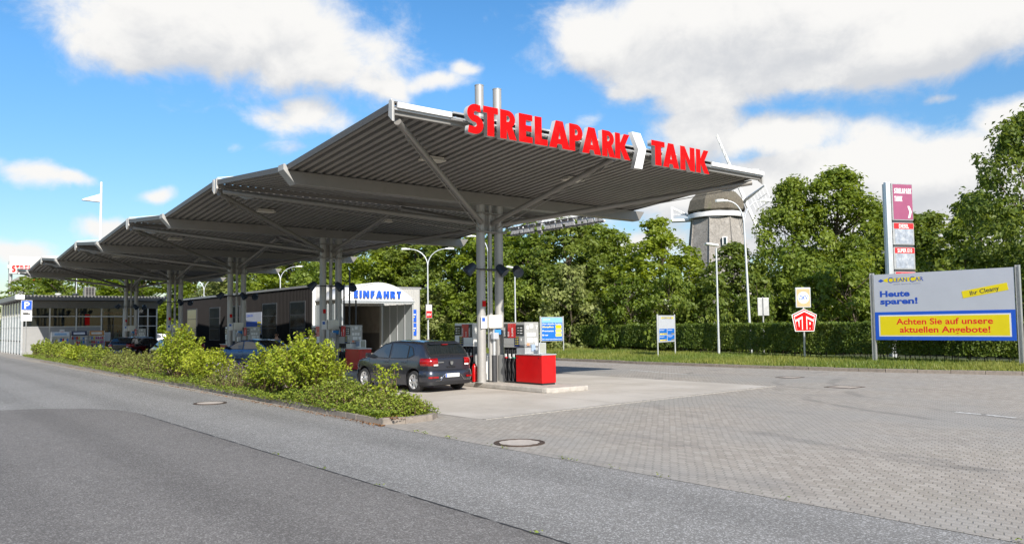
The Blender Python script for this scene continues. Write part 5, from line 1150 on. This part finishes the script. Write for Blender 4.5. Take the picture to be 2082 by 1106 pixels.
def person(label,loc,rz,h,shirt,trouser,hair,long=False,arm=(25,20),bald=False):
    t=thing('person',label,'person',loc,rz,'people at the pumps'); k=h/1.75
    S=lambda *a:(a[0]*k,a[1]*k,a[2]*k,a[3]*k)
    pel=S(0,0,.94,.13); wai=S(0,0,1.10,.115); che=S(0,0,1.32,.135); nk=S(0,0,1.47,.055); hd=S(.015,0,1.58,.075); hc=S(.02,0,1.66,.092); tp=S(.01,0,1.71,.07)
    ch=[[pel,wai,che,nk,hd,hc,tp],[hd,S(.075,0,1.545,.045)],[hc,S(.105,0,1.635,.016)]]
    slv=[[S(0,0,.98,.137),S(0,0,1.1,.125),S(0,0,1.32,.143),S(0,0,1.43,.08)]]
    for s in (1,-1):
        sh=S(0,s*.18,1.40,.062); a=R(arm[0]); el=S(.28*math.sin(a)*.6,s*.25,1.40-.28*math.cos(a),.043); b=R(arm[0]+arm[1])
        wx,wy,wz=.28*math.sin(a)*.6+.24*math.sin(b),s*.25,1.40-.28*math.cos(a)-.24*math.cos(b); wr=S(wx,wy,wz,.03)
        d=Vector((math.sin(b),0,-math.cos(b))); up_=Vector((math.cos(b),0,math.sin(b))); palm=Vector((wx,wy,wz))+d*.08; pm=S(*palm,.033)
        ch.append([che,sh,el,wr,pm]); slv.append([S(0,0,1.32,.143),S(0,s*.18,1.405,.071),S(.14*math.sin(a)*.6,s*.22,1.40-.15*math.cos(a),.062),S(.24*math.sin(a)*.6,s*.245,1.40-.24*math.cos(a),.055)])
        for f,(o_,l) in enumerate(((-.027,.065),(-.009,.078),(.009,.072),(.026,.058))):
            q0=palm+up_*o_+d*.02; q1=q0+d*l*.55-Vector((0,s*.008,0)); q2=q1+d*l*.4-Vector((0,s*.022,0)); ch.append([pm,S(*q0,.011),S(*q1,.009),S(*q2,.008)])
        q0=palm-d*.03+up_*.03; q1=q0+up_*.025+d*.03; ch.append([pm,S(*q0,.012),S(*q1,.009)])
        ch.append([pel,S(0,s*.10,.86,.10),S(.015,s*.11,.50,.062),S(-.01,s*.11,.10,.042),S(.10,s*.12,.035,.035),S(.17,s*.125,.03,.026)])
    skin_mesh('body',ch,m_skin,t,2); skin_mesh('shirt',slv,shirt,t,2)
    tr=[[S(0,0,1.0,.136),S(0,0,.92,.138)]]
    for s in (1,-1): tr.append([S(0,0,.92,.138),S(0,s*.10,.84,.108),S(.015,s*.11,.50,.074),S(-.01,s*.11,.10,.062)])
    skin_mesh('trousers',tr,trouser,t,2)
    for s in (1,-1):
        mb=MB(); mb.prism([(-.07*k,s*.115*k-.045*k,0),(.19*k,s*.12*k-.035*k,0),(.21*k,s*.12*k,0),(.19*k,s*.12*k+.035*k,0),(-.07*k,s*.115*k+.045*k,0)],(0,0,.075*k)); mb.build('shoe',m_black,t,bevel=.02)
        mb=MB(); mb.lathe([(.0,-.009*k),(.009*k,0),(0,.009*k)],8,Matrix.Translation((.103*k,s*.032*k,1.655*k))); mb.build('eye',m_eye,t)
        mb=MB(); mb.prism([(-.0*k,s*.088*k,1.60*k),(.035*k,s*.088*k,1.61*k),(.03*k,s*.1*k,1.67*k),(-.01*k,s*.105*k,1.67*k)],(0,s*.012*k,0)); mb.build('ear',m_skin,t,bevel=.004)
    hrs=[[S(-.03,0,1.70,.085),S(.02,0,1.73,.075)],[S(-.03,0,1.70,.085),S(-.05,0,1.62,.075 if not bald else .06)]]
    if long: hrs[1]+=[S(-.07,0,1.50,.065),S(-.06,0,1.42,.045)]
    skin_mesh('hair',hrs,hair,t,2)
cl=lambda n,c:mat(n,c,.85,var=.15,vs=8,bump=.3)
person('woman with dark hair in a patterned black and white top beyond the blue car',(41.6,-17.0,.008),R(150),1.68,cl('cloth_patterned',(.20,.19,.19)),cl('cloth_jeans',(.04,.06,.12)),mat('hair_dark',(.012,.009,.007),.5,bump=.5),True)
person('man in a light blue shirt looking down beyond the blue car',(38.6,-17.2,.008),R(60),1.78,cl('cloth_blue',(.25,.36,.56)),cl('cloth_dark',(.03,.03,.035)),mat('hair_brown',(.07,.045,.03),.6,bump=.5),False,(30,40),True)
person('man in a black jacket with short dark hair beside the second island column',(31.2,-14.35,.008),R(75),1.76,cl('cloth_black',(.014,.014,.016)),MATS['cloth_jeans'],MATS['hair_dark'],False)
# ------------------------------------------------------------------ vegetation
m_bark=mat('bark',(.085,.065,.048),.9,var=.35,vs=6,bump=.8,bs=25)
m_twig=mat('twig',(.13,.085,.05),.8,var=.3,vs=10)
def leaf_mesh(name,c,nrm,size,rng,tint,m,aspect=.62,fold=.25,shapes=None):
    """c Nx3 centres, nrm Nx3 facing, one folded leaf (two triangles pairs) each"""
    N_=len(c); nrm=nrm/np.linalg.norm(nrm,axis=1,keepdims=True)
    a=rng.normal(size=(N_,3)); a-=nrm*(a*nrm).sum(1,keepdims=True); a/=np.linalg.norm(a,axis=1,keepdims=True); b=np.cross(nrm,a)
    s=(size*rng.uniform(.5,1.45,N_))[:,None]
    base=c-a*s*.5; tip=c+a*s*.5-nrm*s*fold*.5; l=c+b*s*aspect*.5+nrm*s*fold*.35; r=c-b*s*aspect*.5+nrm*s*fold*.35
    V=np.stack([base,l,tip,r],1).reshape(-1,3); F=np.arange(N_*4).reshape(-1,4)
    me=bpy.data.meshes.new(name); me.vertices.add(N_*4); me.vertices.foreach_set('co',V.astype(np.float32).ravel())
    tri=np.concatenate([F[:,[0,1,2]],F[:,[0,2,3]]],1).reshape(-1,3)
    me.loops.add(len(tri)*3); me.loops.foreach_set('vertex_index',tri.astype(np.int32).ravel()); me.polygons.add(len(tri))
    me.polygons.foreach_set('loop_start',np.arange(0,len(tri)*3,3,dtype=np.int32)); me.update(calc_edges=True)
    at=me.attributes.new('tint','FLOAT','POINT'); at.data.foreach_set('value',np.repeat(tint,4).astype(np.float32)); me.materials.append(m); return me
def unit(rng,n):
    d=rng.normal(size=(n,3)); return d/np.linalg.norm(d,axis=1,keepdims=True)
def tree_proto(seed,H,Rc,zb,ncl,nl,ls,m,irregular=.25,peak=.42,dense=1.0):
    rng=np.random.default_rng(seed); cl=[]
    lob=rng.uniform(-1,1,(5,3))
    while len(cl)<ncl:
        t=rng.uniform(0,1); a=rng.uniform(0,2*math.pi)
        prof=(1-abs(t-peak)/(1-peak if t>peak else peak*1.6))**.55 if abs(t-peak)<(1-peak if t>peak else peak*1.6) else 0
        prof*=1+irregular*(math.sin(a*2+lob[0,0]*6)*lob[0,1]+math.sin(a*3+lob[1,0]*6+t*5)*lob[1,1]*.8)
        rr=Rc*prof*(rng.uniform(.72,1.02) if rng.random()<.72 else rng.uniform(.2,.7))
        z=zb+(H-zb)*t+rng.normal()*.12
        cl.append((rr*math.cos(a),rr*math.sin(a),min(z,H-.2),rng.uniform(.42,1.05)*(.75+.5*(1-t))*Rc/3.6))
    cl=np.array(cl); C=[];Nn=[];Tt=[]
    for x,y,z,r in cl:
        n=int(nl*(r*3.6/Rc)**1.6*dense); d=unit(rng,n); out=np.array([x,y,(z-(zb+H)/2)*.5+.8]); out/=np.linalg.norm(out)+1e-6
        d=d+out*.55; d/=np.linalg.norm(d,axis=1,keepdims=True)
        rad=r*rng.uniform(.35,1.08,n)**.6; p=np.array([x,y,z])+d*rad[:,None]*np.array([1,1,.72])
        # sprays that stick out of the clump
        sp=rng.random(n)<.10; p[sp]+=d[sp]*(r*rng.uniform(.1,.55,sp.sum()))[:,None]
        C.append(p); Nn.append(d*.7+np.array([0,0,.55])+rng.normal(size=(n,3))*.55); Tt.append(np.clip(rng.normal(.5,.17)+rng.normal(size=n)*.16,0,1))
    C=np.concatenate(C);Nn=np.concatenate(Nn);Tt=np.concatenate(Tt)
    crown=leaf_mesh('crown',C,Nn,ls,rng,Tt,m)
    mb=MB(); tr=.035*H*.5
    P=[Vector((rng.normal()*.08*i,rng.normal()*.08*i,zb*.9+(H*.8-zb)*i/5 if i else 0)) for i in range(6)]
    mb.path(P,[tr,tr*.8,tr*.62,tr*.45,tr*.3,tr*.12],9)
    for j in rng.choice(len(cl),min(len(cl),26),replace=False):
        e=Vector(cl[j,:3]); q=P[min(4,max(1,int((e.z/H)*5)))]; m1=q.lerp(e,.5)+Vector((0,0,-.15*e.length*.1)); mb.path([q,m1,e],[tr*.32,tr*.2,.02],6)
    me_t=mb.build('tmp',m_bark,None,smooth=60); tm=me_t.data; tm.name='trunk'; bpy.data.objects.remove(me_t)
    return crown,tm,H,Rc
def put_tree(proto,x,y,top,r,label,seed,cat='tree',name='broadleaf_tree',group='trees behind the hedge'):
    crown,tm,H,Rc=proto; t=thing(name,label,cat,(x,y,-.05),random.Random(seed).uniform(0,6.28),group)
    t.scale=(r/Rc,r/Rc,(top+.05)/H)
    link('crown',crown,t); link('trunk',tm,t); return t
LG=leafmat('leaf_green',(.100,.155,.020),(.240,.300,.046),.46)
LP=leafmat('leaf_pale',(.135,.175,.045),(.290,.320,.105),.40)
LD=leafmat('leaf_dark',(.080,.128,.020),(.210,.258,.046),.44)
LY=leafmat('leaf_lime',(.115,.175,.016),(.265,.320,.036),.45)
PA=tree_proto(1,10,3.4,.4,150,150,.27,LG,.22); PB=tree_proto(2,10,3.2,.4,140,150,.28,LY,.28,.38); PC_=tree_proto(3,10,3.0,.4,130,160,.25,LP,.25,.45)
PD=tree_proto(4,10,3.3,.4,150,150,.28,LD,.25,.4); PE=tree_proto(5,12,4.2,.6,190,190,.27,LG,.28,.36,1.0); PF=tree_proto(6,12.5,4.6,1.0,170,190,.28,LD,.42,.45,.95)
TR=[(123.8,-21.6,11.5,5.8,PA,'broad tree behind the left end of the shop roof'),(112.5,-27.7,11.0,5.5,PB,'lime green tree behind the shop, between the last two canopy columns'),(115.3,-35.5,11.5,5.2,PC_,'pale willow like tree right of the shop'),(104,-38.3,12,5.2,PC_,'pale round tree above the left end of the carwash'),
(87.6,-38,11.8,4.6,PB,'bright tree above the middle of the carwash roof'),(78.9,-39.3,12,4.0,PA,'mid green tree above the right half of the carwash roof'),(70.9,-39.6,11.6,4.0,PB,'lime tree right behind the carwash entrance'),(66.8,-41.6,11.8,3.9,PD,'dark tree behind the right corner of the carwash'),
(61.9,-42.9,11.4,3.9,PA,'green tree left of the front canopy columns'),(57.2,-44,11.4,3.8,PB,'lime tree behind the front canopy columns'),(52.2,-43.8,10.6,3.3,PA,'green tree just right of the front canopy columns'),(47.9,-44.4,10.4,3.3,PD,'dark tree left of the gap before the windmill'),
(47.9,-49.1,9.9,3.3,PA,'lower green tree in the gap left of the windmill'),(39.9,-46.4,9.7,4.1,PB,'round topped tree immediately left of the windmill'),(33.6,-46.6,7.3,2.9,PD,'small dark tree in front of the windmill body'),(30.6,-49.6,11.5,2.9,PE,'tall leafy tree right of the windmill, its left hand neighbour'),
(28.2,-51.2,12.0,3.6,PE,'tallest tree between windmill and price tower'),(30.8,-60.9,10.6,2.6,PA,'narrow tree showing left of the price tower'),(27.5,-58.5,9.6,3.2,PD,'dark tree directly behind the price tower'),(29.75,-68.6,10.6,3.4,PD,'farther dark tree right of the price tower'),
(16.6,-51.5,13.6,4.2,PF,'big dark spreading tree at the right edge above the billboard'),(22.6,-60,10.6,3.0,PA,'middle sized tree behind the billboard'),
(140,-20,11,6,PA,'distant tree left of the shop roof'),(96,-38.6,11.6,4.6,PA,'mid green tree above the left half of the carwash roof')]
for i,(x,y,h,r,p,l) in enumerate(TR): put_tree(p,x,y,h,r*(1.0 if i in (13,14,20) else 1.22),l,i)
for i,(x,y) in enumerate(((132,-30),(99,-47),(82,-48),(66,-52),(56,-54),(125,-44))):
    put_tree((PD,PA,PB)[i%3],x,y,11.5+.4*(i%3),5,'tree of the second row filling the background behind the front trees',60+i)
# undergrowth bushes in front of the trees
BA=tree_proto(11,4,2.2,.05,70,95,.21,LP,.3,.35); BB=tree_proto(12,4,2.2,.05,70,95,.21,LG,.3,.35); BC=tree_proto(13,4,2.2,.05,70,95,.22,LD,.3,.35)
US=[(44.5,-41.3,6.4,2.6,BA,'pale flowering bush behind the blue price board'),(49.5,-41,5.6,2.5,BB,'green bush between the front columns'),(38.6,-41.8,5.2,2.4,BB,'green bush behind the hedge right of the blue price board'),(35.4,-42.2,5.6,2.4,BB,'green bush behind the white carwash board'),(32.6,-43.2,5.0,2.4,BC,'dark bush left of the flat headed lamp'),(30.0,-43.9,5.0,2.3,BC,'dark bush between the flat headed lamp and the tall street lamp'),
(27.2,-45,5.0,2.6,BB,'light topped bush behind the red pentagon sign'),(24.6,-46,5.4,2.8,BB,'green bush right of the red pentagon sign'),(22.0,-48,5.0,2.6,BC,'dark bush left of the price tower foot'),(18.6,-47.2,5.6,2.8,BC,'dark bush behind the middle of the billboard'),(14.8,-46.4,5.8,2.8,BC,'dark bush behind the right post of the billboard'),(55.5,-40.5,5.2,2.8,BB,'green bush left of the front columns'),(60.5,-39.5,5.0,2.8,BA,'pale bush right of the carwash building')]
for i,(x,y,h,r,p,l) in enumerate(US): put_tree(p,x,y,h,r,l,100+i,'bush','woodland_bush','bushes between hedge and trees')
# clipped hedge
def hedge(name,label,line,th,h,n,m,ls=.10,gap=.25):
    rng=np.random.default_rng(77); L_=np.array(line); seg=np.linalg.norm(np.diff(L_,axis=0),axis=1); cum=np.concatenate([[0],np.cumsum(seg)]); tot=cum[-1]
    s=rng.uniform(0,tot,n); i=np.clip(np.searchsorted(cum,s)-1,0,len(seg)-1); f=(s-cum[i])/seg[i]; p=L_[i]+(L_[i+1]-L_[i])*f[:,None]; d=(L_[i+1]-L_[i])/seg[i][:,None]; bk=np.stack([d[:,1],-d[:,0]],1)
    bk*=np.sign(-bk[:,1:2])      # away from the forecourt
    k=rng.random(n); z=np.where(k<.62,rng.uniform(.12,1,n)**.85*h,h); u=np.where(k<.62,0,rng.random(n)*th); u=np.where(k>.94,th,u); z=np.where(k>.94,rng.random(n)*h,z)
    wob=.07*np.sin(s*2.1)+.05*np.sin(s*5.3+z*3); dep=rng.exponential(.10,n)
    front=(k<.62)
    uu=np.where(front,u+wob+dep,u); inn=(~front)&(rng.random(n)<.30); uu=np.where(inn,rng.uniform(.1,th-.1,n),uu)
    zz=np.where((k>=.62)&(k<=.94)&~inn,h+.05*np.sin(s*1.7+u*2)-dep+rng.normal(size=n)*.03,z); zz=np.where(inn,rng.uniform(.2,1,n)*h,zz)
    # thin, gappy foot
    keep=~(front&(zz<.45)&(rng.random(n)<(.26-zz*.5))); 
    C=np.stack([p[:,0]+bk[:,0]*uu,p[:,1]+bk[:,1]*uu,zz+.15],1)[keep]; nr=np.stack([-bk[:,0]*np.where(front,1,.1),-bk[:,1]*np.where(front,1,.1),np.where(front,.45,1.0)],1)[keep]+rng.normal(size=(keep.sum(),3))*.8
    t=thing(name,label,'hedge',(0,0,0)); tint=np.clip(.45+.16*np.sin(s*1.1+z)+rng.normal(size=n)*.2,0,1)[keep]
    link('foliage',leaf_mesh('foliage',C,nr,ls,rng,tint,m),t)
    mb=MB()
    for j in range(int(tot/.22)):
        sj=j*.22+rng.uniform(-.08,.08); q=int(np.clip(np.searchsorted(cum,sj)-1,0,len(seg)-1)); f_=(sj-cum[q])/seg[q]; pp=L_[q]+(L_[q+1]-L_[q])*f_; dd=(L_[q+1]-L_[q])/seg[q]; b_=np.array([dd[1],-dd[0]]); b_*=np.sign(-b_[1]); a=pp+b_*rng.uniform(.25,th*.7)
        mb.tube((a[0],a[1],.05),(a[0]+rng.normal()*.12,a[1]+rng.normal()*.12,.15+rng.uniform(.5,1.0)*h*.8),.022,.01,n=5,cap=False)
    mb.build('stems',m_bark,t,fix=False)
LH=leafmat('leaf_hedge',(.075,.125,.018),(.220,.270,.048),.36)
vis=[p for p in hedgeline if p[0]>=0]
hedge('clipped_hedge','long clipped green hedge running behind the grass verge',vis[:-1],1.3,1.72,95000,LH,.125)
hedge('clipped_hedge','short stretch of clipped hedge beside the carwash corner',[(50.6,-36.6),(58.5,-38.6)],1.3,2.0,9000,LH,.13)
# shrubs of the planted strip
def shrub(name,label,x,y,rx,ry,h,nstem,per,ls,m,seed,cat='shrub',up=.55,low=False,flow=None,droop=.0):
    rng=np.random.default_rng(seed); t=thing(name,label,cat,(x,y,.09),0,'shrubs in the planted strip'); mb=MB(); C=[];Nn=[];Tt=[]
    for i in range(nstem):
        a=rng.uniform(0,2*math.pi); q=math.sqrt(rng.random()); bx,by=rx*q*math.cos(a)*(.92 if low else .35),ry*q*math.sin(a)*(.92 if low else .35)
        hh=h*(1-.55*q*q)*rng.uniform(.6,1.06); ex,ey=rx*q*math.cos(a)*rng.uniform(.85,1.12)+rng.normal()*.05,ry*q*math.sin(a)*rng.uniform(.85,1.12)+rng.normal()*.05
        pts=[]
        for u in np.linspace(0,1,7):
            w=u**.8; pts.append(np.array([bx+(ex-bx)*w+rng.normal()*.02,by+(ey-by)*w+rng.normal()*.02,hh*(u**up if up<1 else u)-droop*u*u*hh*q]))
        mb.path([tuple(p) for p in pts],[.012*(1-.8*u) for u in np.linspace(0,1,7)],4)
        st_t=rng.normal(.5,.13); P=np.array(pts); n=max(6,int(per*(hh/h)))
        for j in range(n):
            u=rng.uniform(.04 if low else .10,1)**.9; k=min(5,int(u*6)); f=u*6-k; p=P[k]+(P[k+1]-P[k])*f; d=unit(rng,1)[0]; off=rng.uniform(.02,.16 if not low else .12)*(1.25-u*.7)
            C.append(p+d*off); Nn.append(d*.6+np.array([0,0,.8])+rng.normal(size=3)*.4); Tt.append(st_t+.30*(u-.5)+rng.normal()*.13)
    mb.build('stems',m_twig,t,fix=False)
    C=np.array(C); C[:,2]=np.maximum(C[:,2],.01); link('foliage',leaf_mesh('foliage',C,np.array(Nn),ls,rng,np.clip(np.array(Tt),0,1),m,.55,.35),t)
    if flow:
        n,mm=flow; c=np.stack([rng.normal(size=n)*rx*.3,rng.normal(size=n)*ry*.4,rng.uniform(.45,1.0,n)*h],1); tag(link('flowers',leaf_mesh('flowers',c,unit(rng,n),.045,rng,rng.random(n),mm),t),kind='stuff')
    return t
LS=leafmat('leaf_shrub',(.125,.205,.018),(.400,.450,.045),.36,.45)
LS2=leafmat('leaf_groundcover',(.085,.150,.020),(.280,.330,.045),.30,.45)
LS3=leafmat('leaf_dull',(.110,.150,.030),(.260,.285,.065),.25,.5)
LPU=leafmat('petal_purple',(.18,.06,.42),(.30,.14,.55),.3)
m_dry=leafmat('dry_leaf',(.16,.06,.02),(.30,.16,.06),.1,.7)
YI=-8.9
shrub('flowering_shrub','largest yellow green shrub, standing before the blue saloon and the red pump',19.9,-8.95,1.75,.98,1.78,230,60,.088,LS,21)
shrub('flowering_shrub','left shoulder of the tall shrub group in front of the second island',22.3,-8.95,1.15,.85,1.5,120,56,.088,LS,22)
shrub('flowering_shrub','tall yellow green shrub with a pointed top left of the blue saloon',31.8,-9.2,2.0,.95,2.0,210,60,.10,LS,23)
shrub('flowering_shrub','medium yellow green shrub between the two tall shrubs',28.4,-9.1,1.7,.9,1.35,170,56,.095,LS,24)
shrub('sapling','slim young sapling standing before the rear wheel of the grey hatchback',15.65,-8.95,.36,.36,1.38,20,40,.085,LS,25,'sapling',.8)
shrub('spreading_shrub','low green shrub at the rounded near end of the planted strip',15.25,-8.8,1.05,.72,.5,230,34,.06,LS2,26,low=True)
shrub('spreading_shrub','low leafy shrub between the sapling and the largest shrub',17.6,-8.85,1.4,.8,.68,250,36,.065,LS2,27,low=True)
shrub('spreading_shrub','weedy undergrowth with purple flower spikes left of the largest shrub',25.2,-9.0,1.5,.8,.80,150,28,.065,LS3,28,low=True,flow=(170,LPU))
shrub('spreading_shrub','low dull green shrub in front of the black estate by the shop',37.2,-9.25,2.4,.85,.95,200,28,.085,LS3,29,low=True)
shrub('spreading_shrub','rounded olive shrub right of the newspaper racks',42.0,-9.4,2.6,.85,.95,190,28,.095,LS3,30,low=True)
shrub('spreading_shrub','leafy green shrub below the newspaper racks',48.0,-9.6,3.2,.9,1.05,190,30,.11,LS2,31,low=True)
shrub('flowering_shrub','bright bush under the parking sign',54.8,-9.7,3.0,.95,1.1,170,32,.12,LS,32)
shrub('spreading_shrub','bushy shrub left of the parking sign',61.5,-9.9,3.2,.95,1.2,170,30,.13,LS2,33,low=True)
shrub('spreading_shrub','last shrub of the planted strip at the shop corner',68.0,-10.0,3.0,.9,1.3,150,30,.14,LS2,34,low=True)
# ground cover and litter along the kerb
rng=np.random.default_rng(5); n=24000
x=14.3+rng.random(n)**1.5*55; y=-7.98-.012*(x-14)-rng.random(n)**1.7*1.5; z=.11+rng.random(n)**1.3*(.14+.22*np.clip(np.sin(x*1.1)*np.sin(x*.37+1),0,1))
gc=link('ground_cover',leaf_mesh('ground_cover',np.stack([x,y,z],1),np.stack([rng.normal(size=n)*.5,.3+rng.normal(size=n)*.5,np.ones(n)],1),.06,rng,np.clip(rng.normal(.55,.25,n),0,1),LS2)); tag(gc,kind='stuff')
n=2600; x=13.9+rng.random(n)**1.7*45; u=rng.random(n)
y=np.where(u<.55,-8.12-.012*(x-14)-rng.exponential(.09,n),-7.93-.0115*(x-15)+rng.exponential(.05,n)); z=np.where(u<.55,.118,.008)+rng.random(n)*.012
ll=link('leaf_litter',leaf_mesh('leaf_litter',np.stack([x,y,z],1),np.stack([rng.normal(size=n)*.3,rng.normal(size=n)*.3,np.ones(n)],1),.045,rng,rng.random(n),m_dry)); tag(ll,kind='stuff')
n=220; rng=np.random.default_rng(12); cx=rng.uniform(-1,13.5,40); ci=rng.integers(0,40,n); x=cx[ci]+rng.normal(size=n)*.05; y=np.where(ci%4==0,-4.885,-7.87)+rng.normal(size=n)*.02
wd=link('joint_weeds',leaf_mesh('joint_weeds',np.stack([x,y,.012+rng.random(n)*.035],1),np.stack([rng.normal(size=n)*.5,rng.normal(size=n)*.5,np.ones(n)],1),.035,rng,rng.random(n),LS2)); tag(wd,kind='stuff')
# grass blades on the verge
n=60000; rng=np.random.default_rng(9); x=rng.uniform(2,50,n); kx=np.array([p[0] for p in kerbline]); ky=np.array([p[1] for p in kerbline]); hx=np.array([p[0] for p in hedgeline]); hy=np.array([p[1] for p in hedgeline])
y0=np.interp(x,kx,ky)-.14; y1=np.interp(x,hx,hy)-.6; y=y0+(y1-y0)*rng.random(n)
hgt=rng.uniform(.05,.16,n)*(1+.7*np.clip(np.sin(x*.9)*np.sin(y*1.3+x*.4),0,1))+.10*(rng.random(n)<.05); ang=rng.uniform(0,6.28,n); w=.018; lx,ly=rng.normal(size=n)*.05,rng.normal(size=n)*.05
zb_=.12+np.zeros(n)
V=np.stack([np.stack([x-w*np.cos(ang),y-w*np.sin(ang),zb_],1),np.stack([x+w*np.cos(ang),y+w*np.sin(ang),zb_],1),np.stack([x+lx,y+ly,zb_+hgt],1)],1).reshape(-1,3)
me=bpy.data.meshes.new('grass'); me.vertices.add(n*3); me.vertices.foreach_set('co',V.astype(np.float32).ravel()); me.loops.add(n*3); me.loops.foreach_set('vertex_index',np.arange(n*3,dtype=np.int32)); me.polygons.add(n); me.polygons.foreach_set('loop_start',np.arange(0,n*3,3,dtype=np.int32)); me.update(calc_edges=True)
at=me.attributes.new('tint','FLOAT','POINT'); at.data.foreach_set('value',np.repeat(np.clip(.5+.25*np.sin(x*.6+1)+rng.normal(size=n)*.22,0,1),3).astype(np.float32))
me.materials.append(leafmat('grass_blade',(.095,.160,.020),(.260,.265,.060),.38)); g=link('grass',me); tag(g,kind='stuff')
